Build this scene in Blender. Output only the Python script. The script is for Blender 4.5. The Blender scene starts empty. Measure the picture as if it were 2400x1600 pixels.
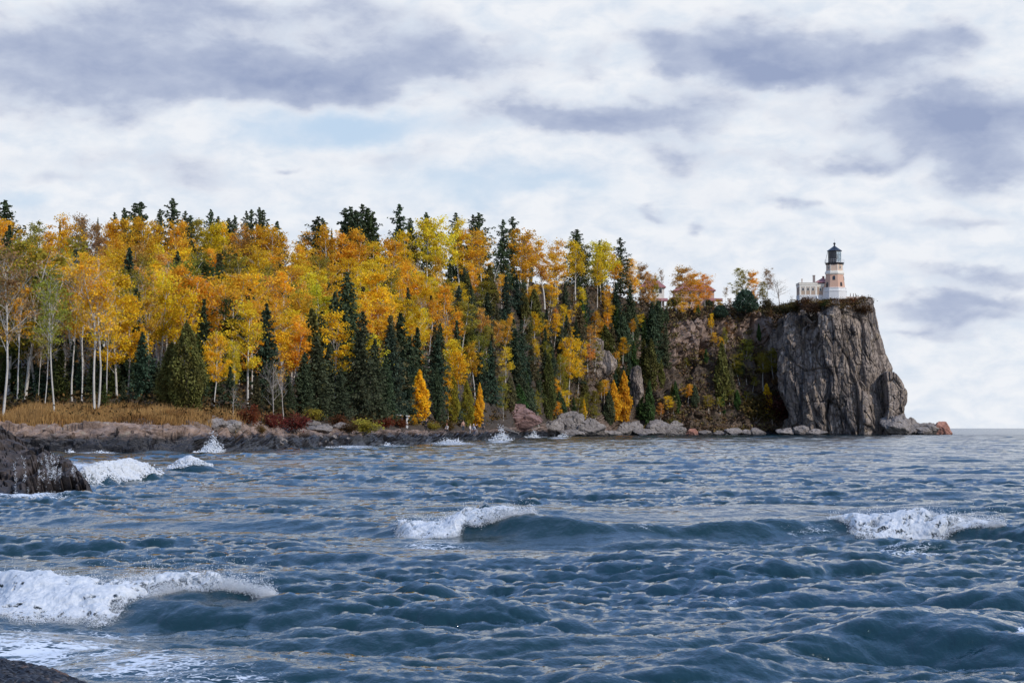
import bpy, math, random
import numpy as np
from mathutils import Vector, Matrix

R = math.radians
random.seed(7)
rng = np.random.default_rng(11)
SC = bpy.context.scene
COL = SC.collection

# ------------------------------------------------------------------ camera geometry
F = 4666.67                       # focal length in photo pixels (70 mm on 36 mm, 2400 px wide)
CAMZ = 2.0                        # eye height above the lake
HOR = 1003.0                      # photo row of the horizon
PITCH = math.atan((HOR - 800.0) / F)

def P(u, v, d):
    """world point at depth d seen at photo pixel (u, v)"""
    cx, cz = (u - 1200.0) / F, (800.0 - v) / F
    dy = math.cos(PITCH) - cz * math.sin(PITCH)
    dz = math.sin(PITCH) + cz * math.cos(PITCH)
    return Vector((cx * d / dy, d, CAMZ + dz * d / dy))

def proj(x, y, z):
    zz = z - CAMZ
    cy = y * math.cos(PITCH) + zz * math.sin(PITCH)
    cz = -y * math.sin(PITCH) + zz * math.cos(PITCH)
    return 1200.0 + F * x / cy, 800.0 - F * cz / cy

# ------------------------------------------------------------------ numpy noise
def _hash(ix, iy, iz, seed):
    n = (ix.astype(np.int64) * 374761393 + iy.astype(np.int64) * 668265263
         + iz.astype(np.int64) * 1440662683 + seed * 974634777) & 0xFFFFFFFF
    n = ((n ^ (n >> 13)) * 1274126177) & 0xFFFFFFFF
    n = ((n ^ (n >> 15)) * 2246822519) & 0xFFFFFFFF
    n = n ^ (n >> 16)
    return n.astype(np.float64) / 4294967295.0

def vnoise(p, seed=0):
    p = np.asarray(p, float)
    i = np.floor(p).astype(np.int64)
    f = p - i
    w = f * f * f * (f * (f * 6 - 15) + 10)
    r = 0
    for a in (0, 1):
        for b in (0, 1):
            for c in (0, 1):
                h = _hash(i[:, 0] + a, i[:, 1] + b, i[:, 2] + c, seed)
                r = r + h * (w[:, 0] if a else 1 - w[:, 0]) * (w[:, 1] if b else 1 - w[:, 1]) * (w[:, 2] if c else 1 - w[:, 2])
    return r

def fbm(p, seed=0, octaves=4, gain=0.5):
    p = np.asarray(p, float)
    t = 0; a = 1.0; s = 0
    for k in range(octaves):
        t = t + a * vnoise(p * (2.03 ** k) + k * 17.3, seed + k)
        s += a; a *= gain
    return t / s

def ridged(p, seed=0, octaves=4):
    p = np.asarray(p, float)
    t = 0; a = 1.0; s = 0
    for k in range(octaves):
        n = 1 - np.abs(2 * vnoise(p * (2.1 ** k) + k * 11.7, seed + k) - 1)
        t = t + a * n * n; s += a; a *= 0.5
    return t / s

def worley(p, seed=0):
    """distance to the nearest / second point, and a random number of the nearest cell"""
    p = np.asarray(p, float)
    i = np.floor(p).astype(np.int64)
    n = len(p)
    f1 = np.full(n, 9.0); f2 = np.full(n, 9.0); cid = np.zeros(n); nx = np.zeros((n, 3))
    for a in (-1, 0, 1):
        for b in (-1, 0, 1):
            for c in (-1, 0, 1):
                jx, jy, jz = i[:, 0] + a, i[:, 1] + b, i[:, 2] + c
                q = np.stack([jx + _hash(jx, jy, jz, seed + 1), jy + _hash(jx, jy, jz, seed + 2), jz + _hash(jx, jy, jz, seed + 3)], 1)
                dd = np.sqrt(((q - p) ** 2).sum(1))
                h = _hash(jx, jy, jz, seed + 4)
                m = dd < f1
                f2 = np.where(m, f1, np.minimum(f2, dd))
                cid = np.where(m, h, cid)
                nx = np.where(m[:, None], p - q, nx)
                f1 = np.where(m, dd, f1)
    return f1, f2, cid, nx

def facet(p, seed=0, tilt=1.0):
    """blocky broken-rock relief: every cell a plane of its own height and tilt"""
    f1, f2, cid, nx = worley(p, seed)
    t1 = (cid * 7.13) % 1.0 - 0.5; t2 = (cid * 13.7) % 1.0 - 0.5; t3 = (cid * 29.3) % 1.0 - 0.5
    h = (cid - 0.5) + tilt * (nx[:, 0] * t1 + nx[:, 1] * t2 + nx[:, 2] * t3) * 2
    crack = np.clip((f2 - f1) / 0.10, 0, 1)
    return h, crack

def sstep(a, b, x):
    t = np.clip((x - a) / (b - a), 0, 1)
    return t * t * (3 - 2 * t)

# ------------------------------------------------------------------ mesh helpers
def mesh_np(name, V, Q, mat=None, smooth=True, attrs=None, tri=False):
    V = np.ascontiguousarray(V, np.float32); Q = np.ascontiguousarray(Q, np.int32)
    k = Q.shape[1]
    me = bpy.data.meshes.new(name)
    me.vertices.add(len(V)); me.vertices.foreach_set('co', V.ravel())
    me.loops.add(Q.size); me.loops.foreach_set('vertex_index', Q.ravel())
    me.polygons.add(len(Q))
    me.polygons.foreach_set('loop_start', np.arange(0, Q.size, k, dtype=np.int32))
    if hasattr(me.polygons[0] if len(Q) else None, 'loop_total'):
        try:
            me.polygons.foreach_set('loop_total', np.full(len(Q), k, np.int32))
        except Exception:
            pass
    me.polygons.foreach_set('use_smooth', np.full(len(Q), smooth, bool))
    if attrs:
        for an, av in attrs.items():
            av = np.asarray(av, np.float32)
            dom = 'POINT' if len(av) == len(V) else 'FACE'
            if av.ndim == 1:
                a = me.attributes.new(an, 'FLOAT', dom); a.data.foreach_set('value', av)
            else:
                a = me.attributes.new(an, 'FLOAT_VECTOR', dom); a.data.foreach_set('vector', av.ravel())
    me.update(calc_edges=True); me.validate()
    if mat: me.materials.append(mat)
    return me

def link(name, me, parent=None):
    o = bpy.data.objects.new(name, me); COL.objects.link(o)
    if parent: o.parent = parent
    return o

def empty(name, loc=(0, 0, 0), rz=0):
    o = bpy.data.objects.new(name, None); COL.objects.link(o)
    o.empty_display_size = 0.3
    o.location = loc; o.rotation_euler = (0, 0, rz)
    return o

def tag(o, label=None, cat=None, group=None, kind=None):
    if label: o['label'] = label
    if cat: o['category'] = cat
    if group: o['group'] = group
    if kind: o['kind'] = kind
    return o

def grid_quads(nr, nc, wrap=False):
    i = np.arange(nr - 1)[:, None] * nc; j = np.arange(nc - 1 if not wrap else nc)[None, :]
    j2 = (j + 1) % nc
    a = i + j; b = i + j2; c = i + nc + j2; d = i + nc + j
    return np.stack([a, b, c, d], -1).reshape(-1, 4)

class MB:
    """collects polygons for one mesh"""
    def __init__(s): s.v = []; s.f = []
    def add(s, vs, fs):
        n = len(s.v); s.v += [tuple(p) for p in vs]; s.f += [tuple(n + i for i in f) for f in fs]
    def box(s, a, b, M=None):
        x0, y0, z0 = a; x1, y1, z1 = b
        vs = [Vector(p) for p in ((x0,y0,z0),(x1,y0,z0),(x1,y1,z0),(x0,y1,z0),(x0,y0,z1),(x1,y0,z1),(x1,y1,z1),(x0,y1,z1))]
        if M: vs = [M @ p for p in vs]
        s.add(vs, [(0,3,2,1),(4,5,6,7),(0,1,5,4),(1,2,6,5),(2,3,7,6),(3,0,4,7)])
    def ring(s, prof, n, a0=0.0, c=(0, 0), cap=True, M=None):
        """lathe of (radius, z) with n sides; angle measured from -Y towards +X"""
        vs = []; fs = []
        for r, z in prof:
            for k in range(n):
                a = a0 + 2 * math.pi * k / n
                p = Vector((c[0] + r * math.sin(a), c[1] - r * math.cos(a), z))
                vs.append(M @ p if M else p)
        for i in range(len(prof) - 1):
            for k in range(n):
                k2 = (k + 1) % n
                fs.append((i*n+k, i*n+k2, (i+1)*n+k2, (i+1)*n+k))
        if cap:
            fs.append(tuple(reversed(range(n)))); fs.append(tuple((len(prof)-1)*n + k for k in range(n)))
        s.add(vs, fs)
    def tube(s, pts, rad, n=6, cap=True):
        pts = [Vector(p) for p in pts]
        m = len(pts)
        vs = []; fs = []
        up = Vector((0.31, 0.17, 0.93))
        for i, p in enumerate(pts):
            t = (pts[min(i+1, m-1)] - pts[max(i-1, 0)])
            t = t.normalized() if t.length > 1e-9 else Vector((0, 0, 1))
            a = t.cross(up)
            if a.length < 1e-3: a = t.cross(Vector((1, 0, 0)))
            a.normalize(); b = t.cross(a)
            r = rad[i] if hasattr(rad, '__len__') else rad
            for k in range(n):
                q = 2 * math.pi * k / n
                vs.append(p + (a * math.cos(q) + b * math.sin(q)) * r)
        for i in range(m - 1):
            for k in range(n):
                k2 = (k + 1) % n
                fs.append((i*n+k, i*n+k2, (i+1)*n+k2, (i+1)*n+k))
        if cap:
            fs.append(tuple(range(n))); fs.append(tuple((m-1)*n + k for k in reversed(range(n))))
        s.add(vs, fs)
    def ball(s, c, r, nu=10, nv=7, sc=(1, 1, 1)):
        prof = []
        vs = []; fs = []
        for i in range(nv + 1):
            th = math.pi * i / nv
            for k in range(nu):
                ph = 2 * math.pi * k / nu
                vs.append((c[0] + r*sc[0]*math.sin(th)*math.cos(ph), c[1] + r*sc[1]*math.sin(th)*math.sin(ph), c[2] - r*sc[2]*math.cos(th)))
        for i in range(nv):
            for k in range(nu):
                k2 = (k+1) % nu
                fs.append((i*nu+k, i*nu+k2, (i+1)*nu+k2, (i+1)*nu+k))
        s.add(vs, fs)
    def mesh(s, name, mat=None, smooth=False):
        me = bpy.data.meshes.new(name); me.from_pydata([tuple(v) for v in s.v], [], s.f)
        me.validate(); me.update()
        if mat: me.materials.append(mat)
        if smooth: me.polygons.foreach_set('use_smooth', np.ones(len(me.polygons), bool))
        return me
    def build(s, name, mat, parent=None, smooth=False):
        return link(name, s.mesh(name, mat, smooth), parent)

# ------------------------------------------------------------------ material helpers
def new_mat(name):
    m = bpy.data.materials.new(name); m.use_nodes = True
    nt = m.node_tree; nt.nodes.clear()
    out = nt.nodes.new('ShaderNodeOutputMaterial')
    return m, nt, out

def N(nt, t, **kw):
    n = nt.nodes.new(t)
    for k, v in kw.items():
        if k.startswith('in_'):
            key = k[3:]
            key = int(key) if key.isdigit() else key.replace('_', ' ')
            n.inputs[key].default_value = v
        else:
            setattr(n, k, v)
    return n

def L(nt, a, b): nt.links.new(a, b)

def ramp(nt, fac, stops, interp='LINEAR'):
    n = nt.nodes.new('ShaderNodeValToRGB'); n.color_ramp.interpolation = interp
    e = n.color_ramp.elements
    while len(e) > 1: e.remove(e[-1])
    e[0].position = stops[0][0]; e[0].color = (*stops[0][1], 1)
    for p, c in stops[1:]:
        x = e.new(p); x.color = (*c, 1)
    L(nt, fac, n.inputs['Fac'])
    return n.outputs['Color']

def mixc(nt, fac, a, b, blend='MIX'):
    n = nt.nodes.new('ShaderNodeMix'); n.data_type = 'RGBA'; n.blend_type = blend
    for sock, val in ((n.inputs[0], fac), (n.inputs[6], a), (n.inputs[7], b)):
        if hasattr(val, 'is_output'): L(nt, val, sock)
        else: sock.default_value = val if not isinstance(val, tuple) else (*val[:3], 1)
    return n.outputs[2]

def math_n(nt, op, a, b=None, c=None, clamp=False):
    n = nt.nodes.new('ShaderNodeMath'); n.operation = op; n.use_clamp = clamp
    for i, v in enumerate((a, b, c)):
        if v is None: continue
        if hasattr(v, 'is_output'): L(nt, v, n.inputs[i])
        else: n.inputs[i].default_value = v
    return n.outputs[0]

def noise_n(nt, vec, scale, detail=4, rough=0.55, dist=0.0):
    n = nt.nodes.new('ShaderNodeTexNoise'); n.inputs['Scale'].default_value = scale
    n.inputs['Detail'].default_value = detail; n.inputs['Roughness'].default_value = rough
    n.inputs['Distortion'].default_value = dist
    if vec is not None: L(nt, vec, n.inputs['Vector'])
    return n.outputs['Fac']

def scaled_pos(nt, sx, sy, sz, obj=False):
    if obj:
        s = nt.nodes.new('ShaderNodeTexCoord').outputs['Object']
    else:
        s = nt.nodes.new('ShaderNodeNewGeometry').outputs['Position']
    v = nt.nodes.new('ShaderNodeVectorMath'); v.operation = 'MULTIPLY'
    L(nt, s, v.inputs[0]); v.inputs[1].default_value = (sx, sy, sz)
    return v.outputs[0]

def principled(nt, out, col, rough=0.8, bump=None, spec=0.3, strength=0.5, dist=0.1):
    b = nt.nodes.new('ShaderNodeBsdfPrincipled')
    if hasattr(col, 'is_output'): L(nt, col, b.inputs['Base Color'])
    else: b.inputs['Base Color'].default_value = (*col, 1)
    if hasattr(rough, 'is_output'): L(nt, rough, b.inputs['Roughness'])
    else: b.inputs['Roughness'].default_value = rough
    b.inputs['Specular IOR Level'].default_value = spec
    if bump is not None:
        bn = nt.nodes.new('ShaderNodeBump'); bn.inputs['Strength'].default_value = strength; bn.inputs['Distance'].default_value = dist
        L(nt, bump, bn.inputs['Height']); L(nt, bn.outputs['Normal'], b.inputs['Normal'])
    L(nt, b.outputs[0], out.inputs['Surface'])
    return b

def simple_mat(name, col, rough=0.7, var=0.15, scale=3.0, spec=0.3, obj=True):
    m, nt, out = new_mat(name)
    n = noise_n(nt, scaled_pos(nt, 1, 1, 1, obj), scale, 4)
    c = ramp(nt, n, [(0.3, tuple(x * (1 - var) for x in col)), (0.7, tuple(min(1, x * (1 + var)) for x in col))])
    principled(nt, out, c, rough, n, spec, 0.15, 0.02)
    return m

def leaf_mat(name, trans=0.35, use_obj=True):
    """leaf colour comes from the object's own colour, varied leaf by leaf"""
    m, nt, out = new_mat(name)
    a = N(nt, 'ShaderNodeAttribute', attribute_name='tint')
    oi = N(nt, 'ShaderNodeObjectInfo')
    hs = N(nt, 'ShaderNodeHueSaturation')
    mr = N(nt, 'ShaderNodeMapRange'); mr.inputs[3].default_value = 0.487; mr.inputs[4].default_value = 0.523
    L(nt, a.outputs['Fac'], mr.inputs[0]); L(nt, mr.outputs[0], hs.inputs['Hue'])
    ac = N(nt, 'ShaderNodeAttribute', attribute_name='clump')
    a2 = math_n(nt, 'ADD', math_n(nt, 'MULTIPLY', math_n(nt, 'FRACT', math_n(nt, 'MULTIPLY', a.outputs['Fac'], 7.31)), .5), math_n(nt, 'MULTIPLY', ac.outputs['Fac'], .5))
    mv = N(nt, 'ShaderNodeMapRange'); mv.inputs[3].default_value = 0.58; mv.inputs[4].default_value = 1.36
    L(nt, a2, mv.inputs[0]); L(nt, mv.outputs[0], hs.inputs['Value'])
    L(nt, oi.outputs['Color'], hs.inputs['Color'])
    d = N(nt, 'ShaderNodeBsdfDiffuse'); t = N(nt, 'ShaderNodeBsdfTranslucent')
    L(nt, hs.outputs[0], d.inputs['Color']); L(nt, hs.outputs[0], t.inputs['Color'])
    mx = N(nt, 'ShaderNodeMixShader'); mx.inputs[0].default_value = trans
    L(nt, d.outputs[0], mx.inputs[1]); L(nt, t.outputs[0], mx.inputs[2])
    L(nt, mx.outputs[0], out.inputs['Surface'])
    return m
# ================================================================== camera, sun, sky
cam = bpy.data.cameras.new('camera'); cam.lens = 70.0; cam.sensor_width = 36.0
cam.clip_start = 0.5; cam.clip_end = 60000
camo = link('camera', cam); camo.location = (0, 0, CAMZ); camo.rotation_euler = (R(90) + PITCH, 0, 0)
SC.camera = camo

SUN_AZ, SUN_EL = R(130), R(36)            # azimuth from +Y towards +X : behind the camera on the right
sun = bpy.data.lights.new('sun', 'SUN'); sun.energy = 2.9; sun.angle = R(0.8); sun.color = (1.0, 0.94, 0.86)
suno = link('sun', sun)
sdir = Vector((math.sin(SUN_AZ) * math.cos(SUN_EL), math.cos(SUN_AZ) * math.cos(SUN_EL), math.sin(SUN_EL)))
suno.rotation_euler = (-sdir).to_track_quat('-Z', 'Y').to_euler()
suno.location = (60, -60, 80)

SC.view_settings.view_transform = 'Standard'; SC.view_settings.look = 'None'
SC.view_settings.exposure = 0.0; SC.view_settings.gamma = 1.0
SC.cycles.max_bounces = 6; SC.cycles.diffuse_bounces = 3; SC.cycles.glossy_bounces = 3
SC.cycles.transmission_bounces = 4; SC.cycles.transparent_max_bounces = 8

W = bpy.data.worlds.new('World'); SC.world = W; W.use_nodes = True
nt = W.node_tree; nt.nodes.clear()
wout = N(nt, 'ShaderNodeOutputWorld'); bg = N(nt, 'ShaderNodeBackground')
sky = N(nt, 'ShaderNodeTexSky'); sky.sky_type = 'NISHITA'; sky.sun_disc = False
sky.sun_elevation = SUN_EL; sky.sun_rotation = SUN_AZ; sky.air_density = 1.0; sky.dust_density = 1.5
tc = N(nt, 'ShaderNodeTexCoord'); sx = N(nt, 'ShaderNodeSeparateXYZ'); L(nt, tc.outputs['Generated'], sx.inputs[0])
az = math_n(nt, 'MULTIPLY', math_n(nt, 'ARCTAN2', sx.outputs[0], sx.outputs[1]), F / 1000)
el = math_n(nt, 'MULTIPLY', math_n(nt, 'ARCSINE', sx.outputs[2]), F / 1000)
cb = N(nt, 'ShaderNodeCombineXYZ'); L(nt, az, cb.inputs[0]); L(nt, el, cb.inputs[1])
SKY = cb.outputs[0]                      # azimuth / elevation, one unit = 1000/F radian
def stretch(sx_, sy_, sz_=1.0, off=(0, 0, 0), src=None):
    v = N(nt, 'ShaderNodeVectorMath', operation='MULTIPLY_ADD'); L(nt, src or SKY, v.inputs[0])
    v.inputs[1].default_value = (sx_, sy_, sz_); v.inputs[2].default_value = off
    return v.outputs[0]
# ragged cloud outlines: the coordinates are pushed about by noise before the cloud bodies are placed
wn = N(nt, 'ShaderNodeTexNoise'); wn.inputs['Scale'].default_value = 3.2; wn.inputs['Detail'].default_value = 5; wn.inputs['Roughness'].default_value = 0.55
L(nt, stretch(1, 1.9), wn.inputs['Vector'])
wv = N(nt, 'ShaderNodeVectorMath', operation='MULTIPLY_ADD'); L(nt, wn.outputs['Color'], wv.inputs[0])
wv.inputs[1].default_value = (0.34, 0.20, 0); 
v0 = N(nt, 'ShaderNodeVectorMath', operation='ADD'); L(nt, SKY, v0.inputs[0]); v0.inputs[1].default_value = (-0.17, -0.10, 0)
L(nt, v0.outputs[0], wv.inputs[2]); WARP = wv.outputs[0]
def bodies(lst):
    tot = None
    for u, v, ru, rv, s in lst:
        a = math.atan((u - 1200) / F) * F / 1000; e = (HOR - v) / 1000
        q = stretch(1000 / ru, 1000 / rv, 0, (-a * 1000 / ru, -e * 1000 / rv, 0), WARP)
        ln = N(nt, 'ShaderNodeVectorMath', operation='LENGTH'); L(nt, q, ln.inputs[0])
        mr = N(nt, 'ShaderNodeMapRange', interpolation_type='SMOOTHSTEP'); L(nt, ln.outputs['Value'], mr.inputs[0])
        mr.inputs[1].default_value = 1.35; mr.inputs[2].default_value = 0.0; mr.inputs[3].default_value = 0; mr.inputs[4].default_value = s
        tot = mr.outputs[0] if tot is None else math_n(nt, 'ADD', tot, mr.outputs[0])
    return tot
DARK = [(300,110,540,125,.60),(640,200,430,70,.9),(900,160,400,84,.6),(60,190,270,140,.55),(700,40,600,60,.45),(1080,110,220,70,.45),(180,265,280,64,.4),
        (1840,120,340,84,.85),(1690,165,240,66,.7),(1980,180,250,50,.7),(2210,110,140,70,.7),(1450,262,390,54,.85),(1270,300,250,46,.6),(1390,150,80,36,.45),
        (2150,290,360,84,.7),(2340,330,240,140,.8),(1930,375,210,42,.75),(2330,430,200,66,.6),(1560,350,220,60,.5),
        (1530,490,60,18,.6),(1835,480,70,26,.6),(1650,507,36,18,.5),(2230,520,160,30,.5),(2330,545,120,22,.35),
        (300,390,260,55,.45),(480,432,150,42,.35),(130,445,150,30,.35),(960,365,150,28,.42),(720,388,50,16,.35),
        (2230,735,340,44,.75),(2330,670,230,28,.55),(2130,800,280,24,.5),(2320,775,210,20,.4),
        (1300,-150,1400,110,.3)]
BLUE = [(800,300,380,56,1.0),(1000,420,420,60,.55),(600,470,260,30,.4),(200,145,90,34,.6),(60,490,110,30,.6),(1250,440,250,40,.4),(860,560,260,30,.3),(1500,460,300,50,.25),
        (2390,120,60,60,.3)]
dark = bodies(DARK); blue = bodies(BLUE)
f1 = noise_n(nt, stretch(1, 1.7), 3.4, 8, 0.55, 0.35)
f2 = noise_n(nt, stretch(1, 1.9, 1, (5.1, 2.2, 0)), 10.0, 6, 0.58, 0.25)
gen = noise_n(nt, stretch(1, 1.5, 1, (3.7, 9.2, 0)), 0.9, 6, 0.55, 0.4)      # clouds over the rest of the dome
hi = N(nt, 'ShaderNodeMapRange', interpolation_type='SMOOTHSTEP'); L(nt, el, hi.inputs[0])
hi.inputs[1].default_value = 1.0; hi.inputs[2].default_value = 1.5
genm = N(nt, 'ShaderNodeMapRange', interpolation_type='SMOOTHSTEP'); L(nt, gen, genm.inputs[0]); genm.inputs[1].default_value = .42; genm.inputs[2].default_value = .66
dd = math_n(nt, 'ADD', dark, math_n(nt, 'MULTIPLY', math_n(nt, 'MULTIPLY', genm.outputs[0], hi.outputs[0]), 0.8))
dd = math_n(nt, 'ADD', dd, math_n(nt, 'MULTIPLY', math_n(nt, 'SUBTRACT', f1, 0.5), 1.15))
dd = math_n(nt, 'ADD', dd, math_n(nt, 'MULTIPLY', math_n(nt, 'SUBTRACT', f2, 0.5), 0.5))
dm = N(nt, 'ShaderNodeMapRange', interpolation_type='SMOOTHSTEP'); L(nt, dd, dm.inputs[0]); dm.inputs[1].default_value = 0.08; dm.inputs[2].default_value = 0.74
# openings of blue sky, broken up by the same noise; more of them towards the zenith
bb = math_n(nt, 'ADD', blue, math_n(nt, 'MULTIPLY', math_n(nt, 'SUBTRACT', 0.5, f1), 1.3))
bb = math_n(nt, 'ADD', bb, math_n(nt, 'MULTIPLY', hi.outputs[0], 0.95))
bm = N(nt, 'ShaderNodeMapRange', interpolation_type='SMOOTHSTEP'); L(nt, bb, bm.inputs[0]); bm.inputs[1].default_value = 0.1; bm.inputs[2].default_value = 1.1
nsky = N(nt, 'ShaderNodeVectorMath', operation='SCALE'); L(nt, sky.outputs[0], nsky.inputs[0]); nsky.inputs['Scale'].default_value = 0.11
thin = ramp(nt, f2, [(0.34, (0.71, 0.78, 0.88)), (0.60, (0.87, 0.895, 0.94))])
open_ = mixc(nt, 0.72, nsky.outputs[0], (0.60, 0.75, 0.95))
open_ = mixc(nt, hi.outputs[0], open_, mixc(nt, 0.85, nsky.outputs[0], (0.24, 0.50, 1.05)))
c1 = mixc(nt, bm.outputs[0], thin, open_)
grey = ramp(nt, math_n(nt, 'ADD', math_n(nt, 'MULTIPLY', dd, .55), math_n(nt, 'MULTIPLY', f2, 0.5)), [(0.22, (0.64, 0.69, 0.80)), (0.50, (0.51, 0.57, 0.715)), (1.05, (0.32, 0.385, 0.565))])
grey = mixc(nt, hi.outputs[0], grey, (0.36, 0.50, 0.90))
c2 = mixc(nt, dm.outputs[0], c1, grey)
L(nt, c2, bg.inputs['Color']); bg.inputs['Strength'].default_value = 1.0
L(nt, bg.outputs[0], wout.inputs['Surface'])
W.cycles.sampling_method = 'MANUAL'; W.cycles.sample_map_resolution = 1024

# ================================================================== lake
def ocean_tile(Lm, n, lmin, lmax, lpeak, sigma, wdir, spread, seed):
    r = np.random.default_rng(seed)
    k1 = np.fft.fftfreq(n, Lm / n) * 2 * np.pi
    kx, ky = np.meshgrid(k1, k1, indexing='ij')
    k = np.hypot(kx, ky); k[0, 0] = 1e-6
    lam = 2 * np.pi / k
    kp = 2 * np.pi / lpeak
    S = k ** -3.6 * np.exp(-0.9 * (kp / k) ** 2)
    c = (kx * math.cos(wdir) + ky * math.sin(wdir)) / k
    S *= np.abs(c) ** spread * (0.15 + 0.85 * (c > 0))
    S *= sstep(lmin * 0.8, lmin * 1.2, lam) * (1 - sstep(lmax * 0.9, lmax * 1.2, lam))
    h = (r.normal(size=(n, n)) + 1j * r.normal(size=(n, n))) * np.sqrt(S)
    z = np.fft.ifft2(h)
    s = sigma / np.std(z.real)
    h = h * s
    z = np.fft.ifft2(h).real
    dx = np.fft.ifft2(-1j * kx / k * h).real; dy = np.fft.ifft2(-1j * ky / k * h).real
    return Lm, n, np.stack([dx, dy, z], -1)

def tile_at(T, x, y):
    Lm, n, A = T
    a = (x / Lm * n) % n; b = (y / Lm * n) % n
    i = np.floor(a).astype(int); j = np.floor(b).astype(int)
    fa = (a - i)[..., None]; fb = (b - j)[..., None]
    i %= n; j %= n; i2 = (i + 1) % n; j2 = (j + 1) % n
    return (A[i, j] * (1 - fa) * (1 - fb) + A[i2, j] * fa * (1 - fb) + A[i, j2] * (1 - fa) * fb + A[i2, j2] * fa * fb)

WD = R(-103)                              # waves run towards the camera and a little to the left
TA = ocean_tile(131.0, 640, 2.0, 15.0, 8.0, 0.080, WD, 7, 3)
TB = ocean_tile(37.0, 640, 0.35, 2.6, 1.5, 0.031, WD + R(18), 4, 4)
TC = ocean_tile(9.7, 640, 0.06, 0.95, 0.55, 0.0135, WD - R(12), 3, 5)

RIDGES = [  # crest line: photo column -> distance, height; front and back width
    dict(u=[560,760,860,950,1020,1090,1200,1330,1500,1700,1950,2060,2130,2280,2400,2700], d=[39,38.7,38.5,38,37.4,37,36.6,36.2,36,36.5,37,36.8,36.5,35.8,35.2,34.0],
         a=[0,.06,.14,.24,.28,.40,.36,.30,.29,.30,.28,.26,.30,.26,.26,.24], wf=.66, wb=1.9),
    dict(u=[1250,1560,1750,1900,2050,2130,2220,2320,2400,2700], d=[15.2,16.2,17.2,18.1,18.8,19,19,18.8,18.6,18],
         a=[0,.08,.14,.22,.30,.32,.27,.19,.14,.1], wf=.85, wb=1.2),
    dict(u=[-400,0,50,150,320,450,600,750,900,1050], d=[23,22.6,22.4,22.2,22,21.8,21.5,21,20.5,20],
         a=[.40,.40,.38,.32,.29,.27,.21,.15,.07,0], wf=.5, wb=1.3),
    dict(u=[-100,60,150,230,300,360,420,500], d=[62,63,66,70,72,73,74,76], a=[0,.1,.3,.48,.55,.40,.2,0], wf=.9, wb=1.8),
    dict(u=[380,420,450,480,560], d=[92,92,92,92,93], a=[0,.4,.55,.35,0], wf=.9, wb=1.8),
    dict(u=[700,950,1150,1350], d=[21.5,21,20.6,20], a=[0,.12,.16,0], wf=.5, wb=1.1),
    dict(u=[1300,1500,1650,1800,1950], d=[27.5,27,26.7,26.5,26], a=[0,.16,.2,.14,0], wf=.5, wb=1.4),
    dict(u=[1020,1090,1140,1190,1260], d=[40.6,40.5,40.4,40.4,40.3], a=[0,.2,.5,.25,0], wf=.6, wb=.9),
]
def water_pos(u, d):
    """displaced lake surface for photo column u and distance d (arrays of one shape)"""
    u = np.asarray(u, float); d = np.asarray(d, float)
    x = (u - 1200) / F * d; y = d.copy()
    q = tile_at(TA, x, y) * (1 - 0.75 * sstep(250, 1500, d))[..., None]
    # groups of steeper and flatter water
    g = fbm(np.stack([x.ravel() / 7, y.ravel() / 8, x.ravel() * 0], 1), 31, 3).reshape(x.shape)
    g = 0.40 + 1.05 * sstep(.32, .72, g)
    q = q * 1.0; qa = q.copy()
    q = q + tile_at(TB, x + 3.3, y + 1.7) * (g * (1 - sstep(90, 420, d) * 0.8))[..., None]
    q = q + tile_at(TC, x * 0.94 + y * 0.34, y * 0.94 - x * 0.34) * (g ** 1.3 * (1 - sstep(40, 120, d)))[..., None]
    dz = q[..., 2]; dx = qa[..., 0] * 0.9 + (q - qa)[..., 0] * 1.35; dy = qa[..., 1] * 0.9 + (q - qa)[..., 1] * 1.35
    jit = tile_at(TA, x * 2.1 + 40, y * 2.1)[..., 2] * 2.2
    for rg in RIDGES:
        m = (d > min(rg['d']) - 6) & (d < max(rg['d']) + 9) & (u > rg['u'][0]) & (u < rg['u'][-1])
        if not m.any(): continue
        uu = u[m]; dc = np.interp(uu, rg['u'], rg['d']) + jit[m]
        a = np.interp(uu, rg['u'], rg['a']); s = d[m] - dc
        k = np.where(s < 0, np.exp(-(s / rg['wf']) ** 2), np.exp(-np.abs(s / rg['wb']) ** 1.5))
        tr = np.exp(-((s + 2.1 * rg['wf']) / rg['wf']) ** 2)
        dz[m] += a * k - 0.22 * a * tr
        dy[m] -= a * k * 0.18
    return x + dx, y + dy, dz

dl = list(11.0 * np.exp(np.arange(0, int(math.log(620 / 11.0) * 330)) / 330.0))
dl += list(dl[-1] * np.exp(np.arange(1, 190) / 52.0))
dl = np.array(dl)
ul = np.concatenate([np.arange(-1700, -260, 60), np.arange(-260, 2660, 3.1), np.arange(2660, 4200, 60)])
UU, DD = np.meshgrid(ul, dl)
wx, wy, wz = water_pos(UU, DD)

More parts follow.
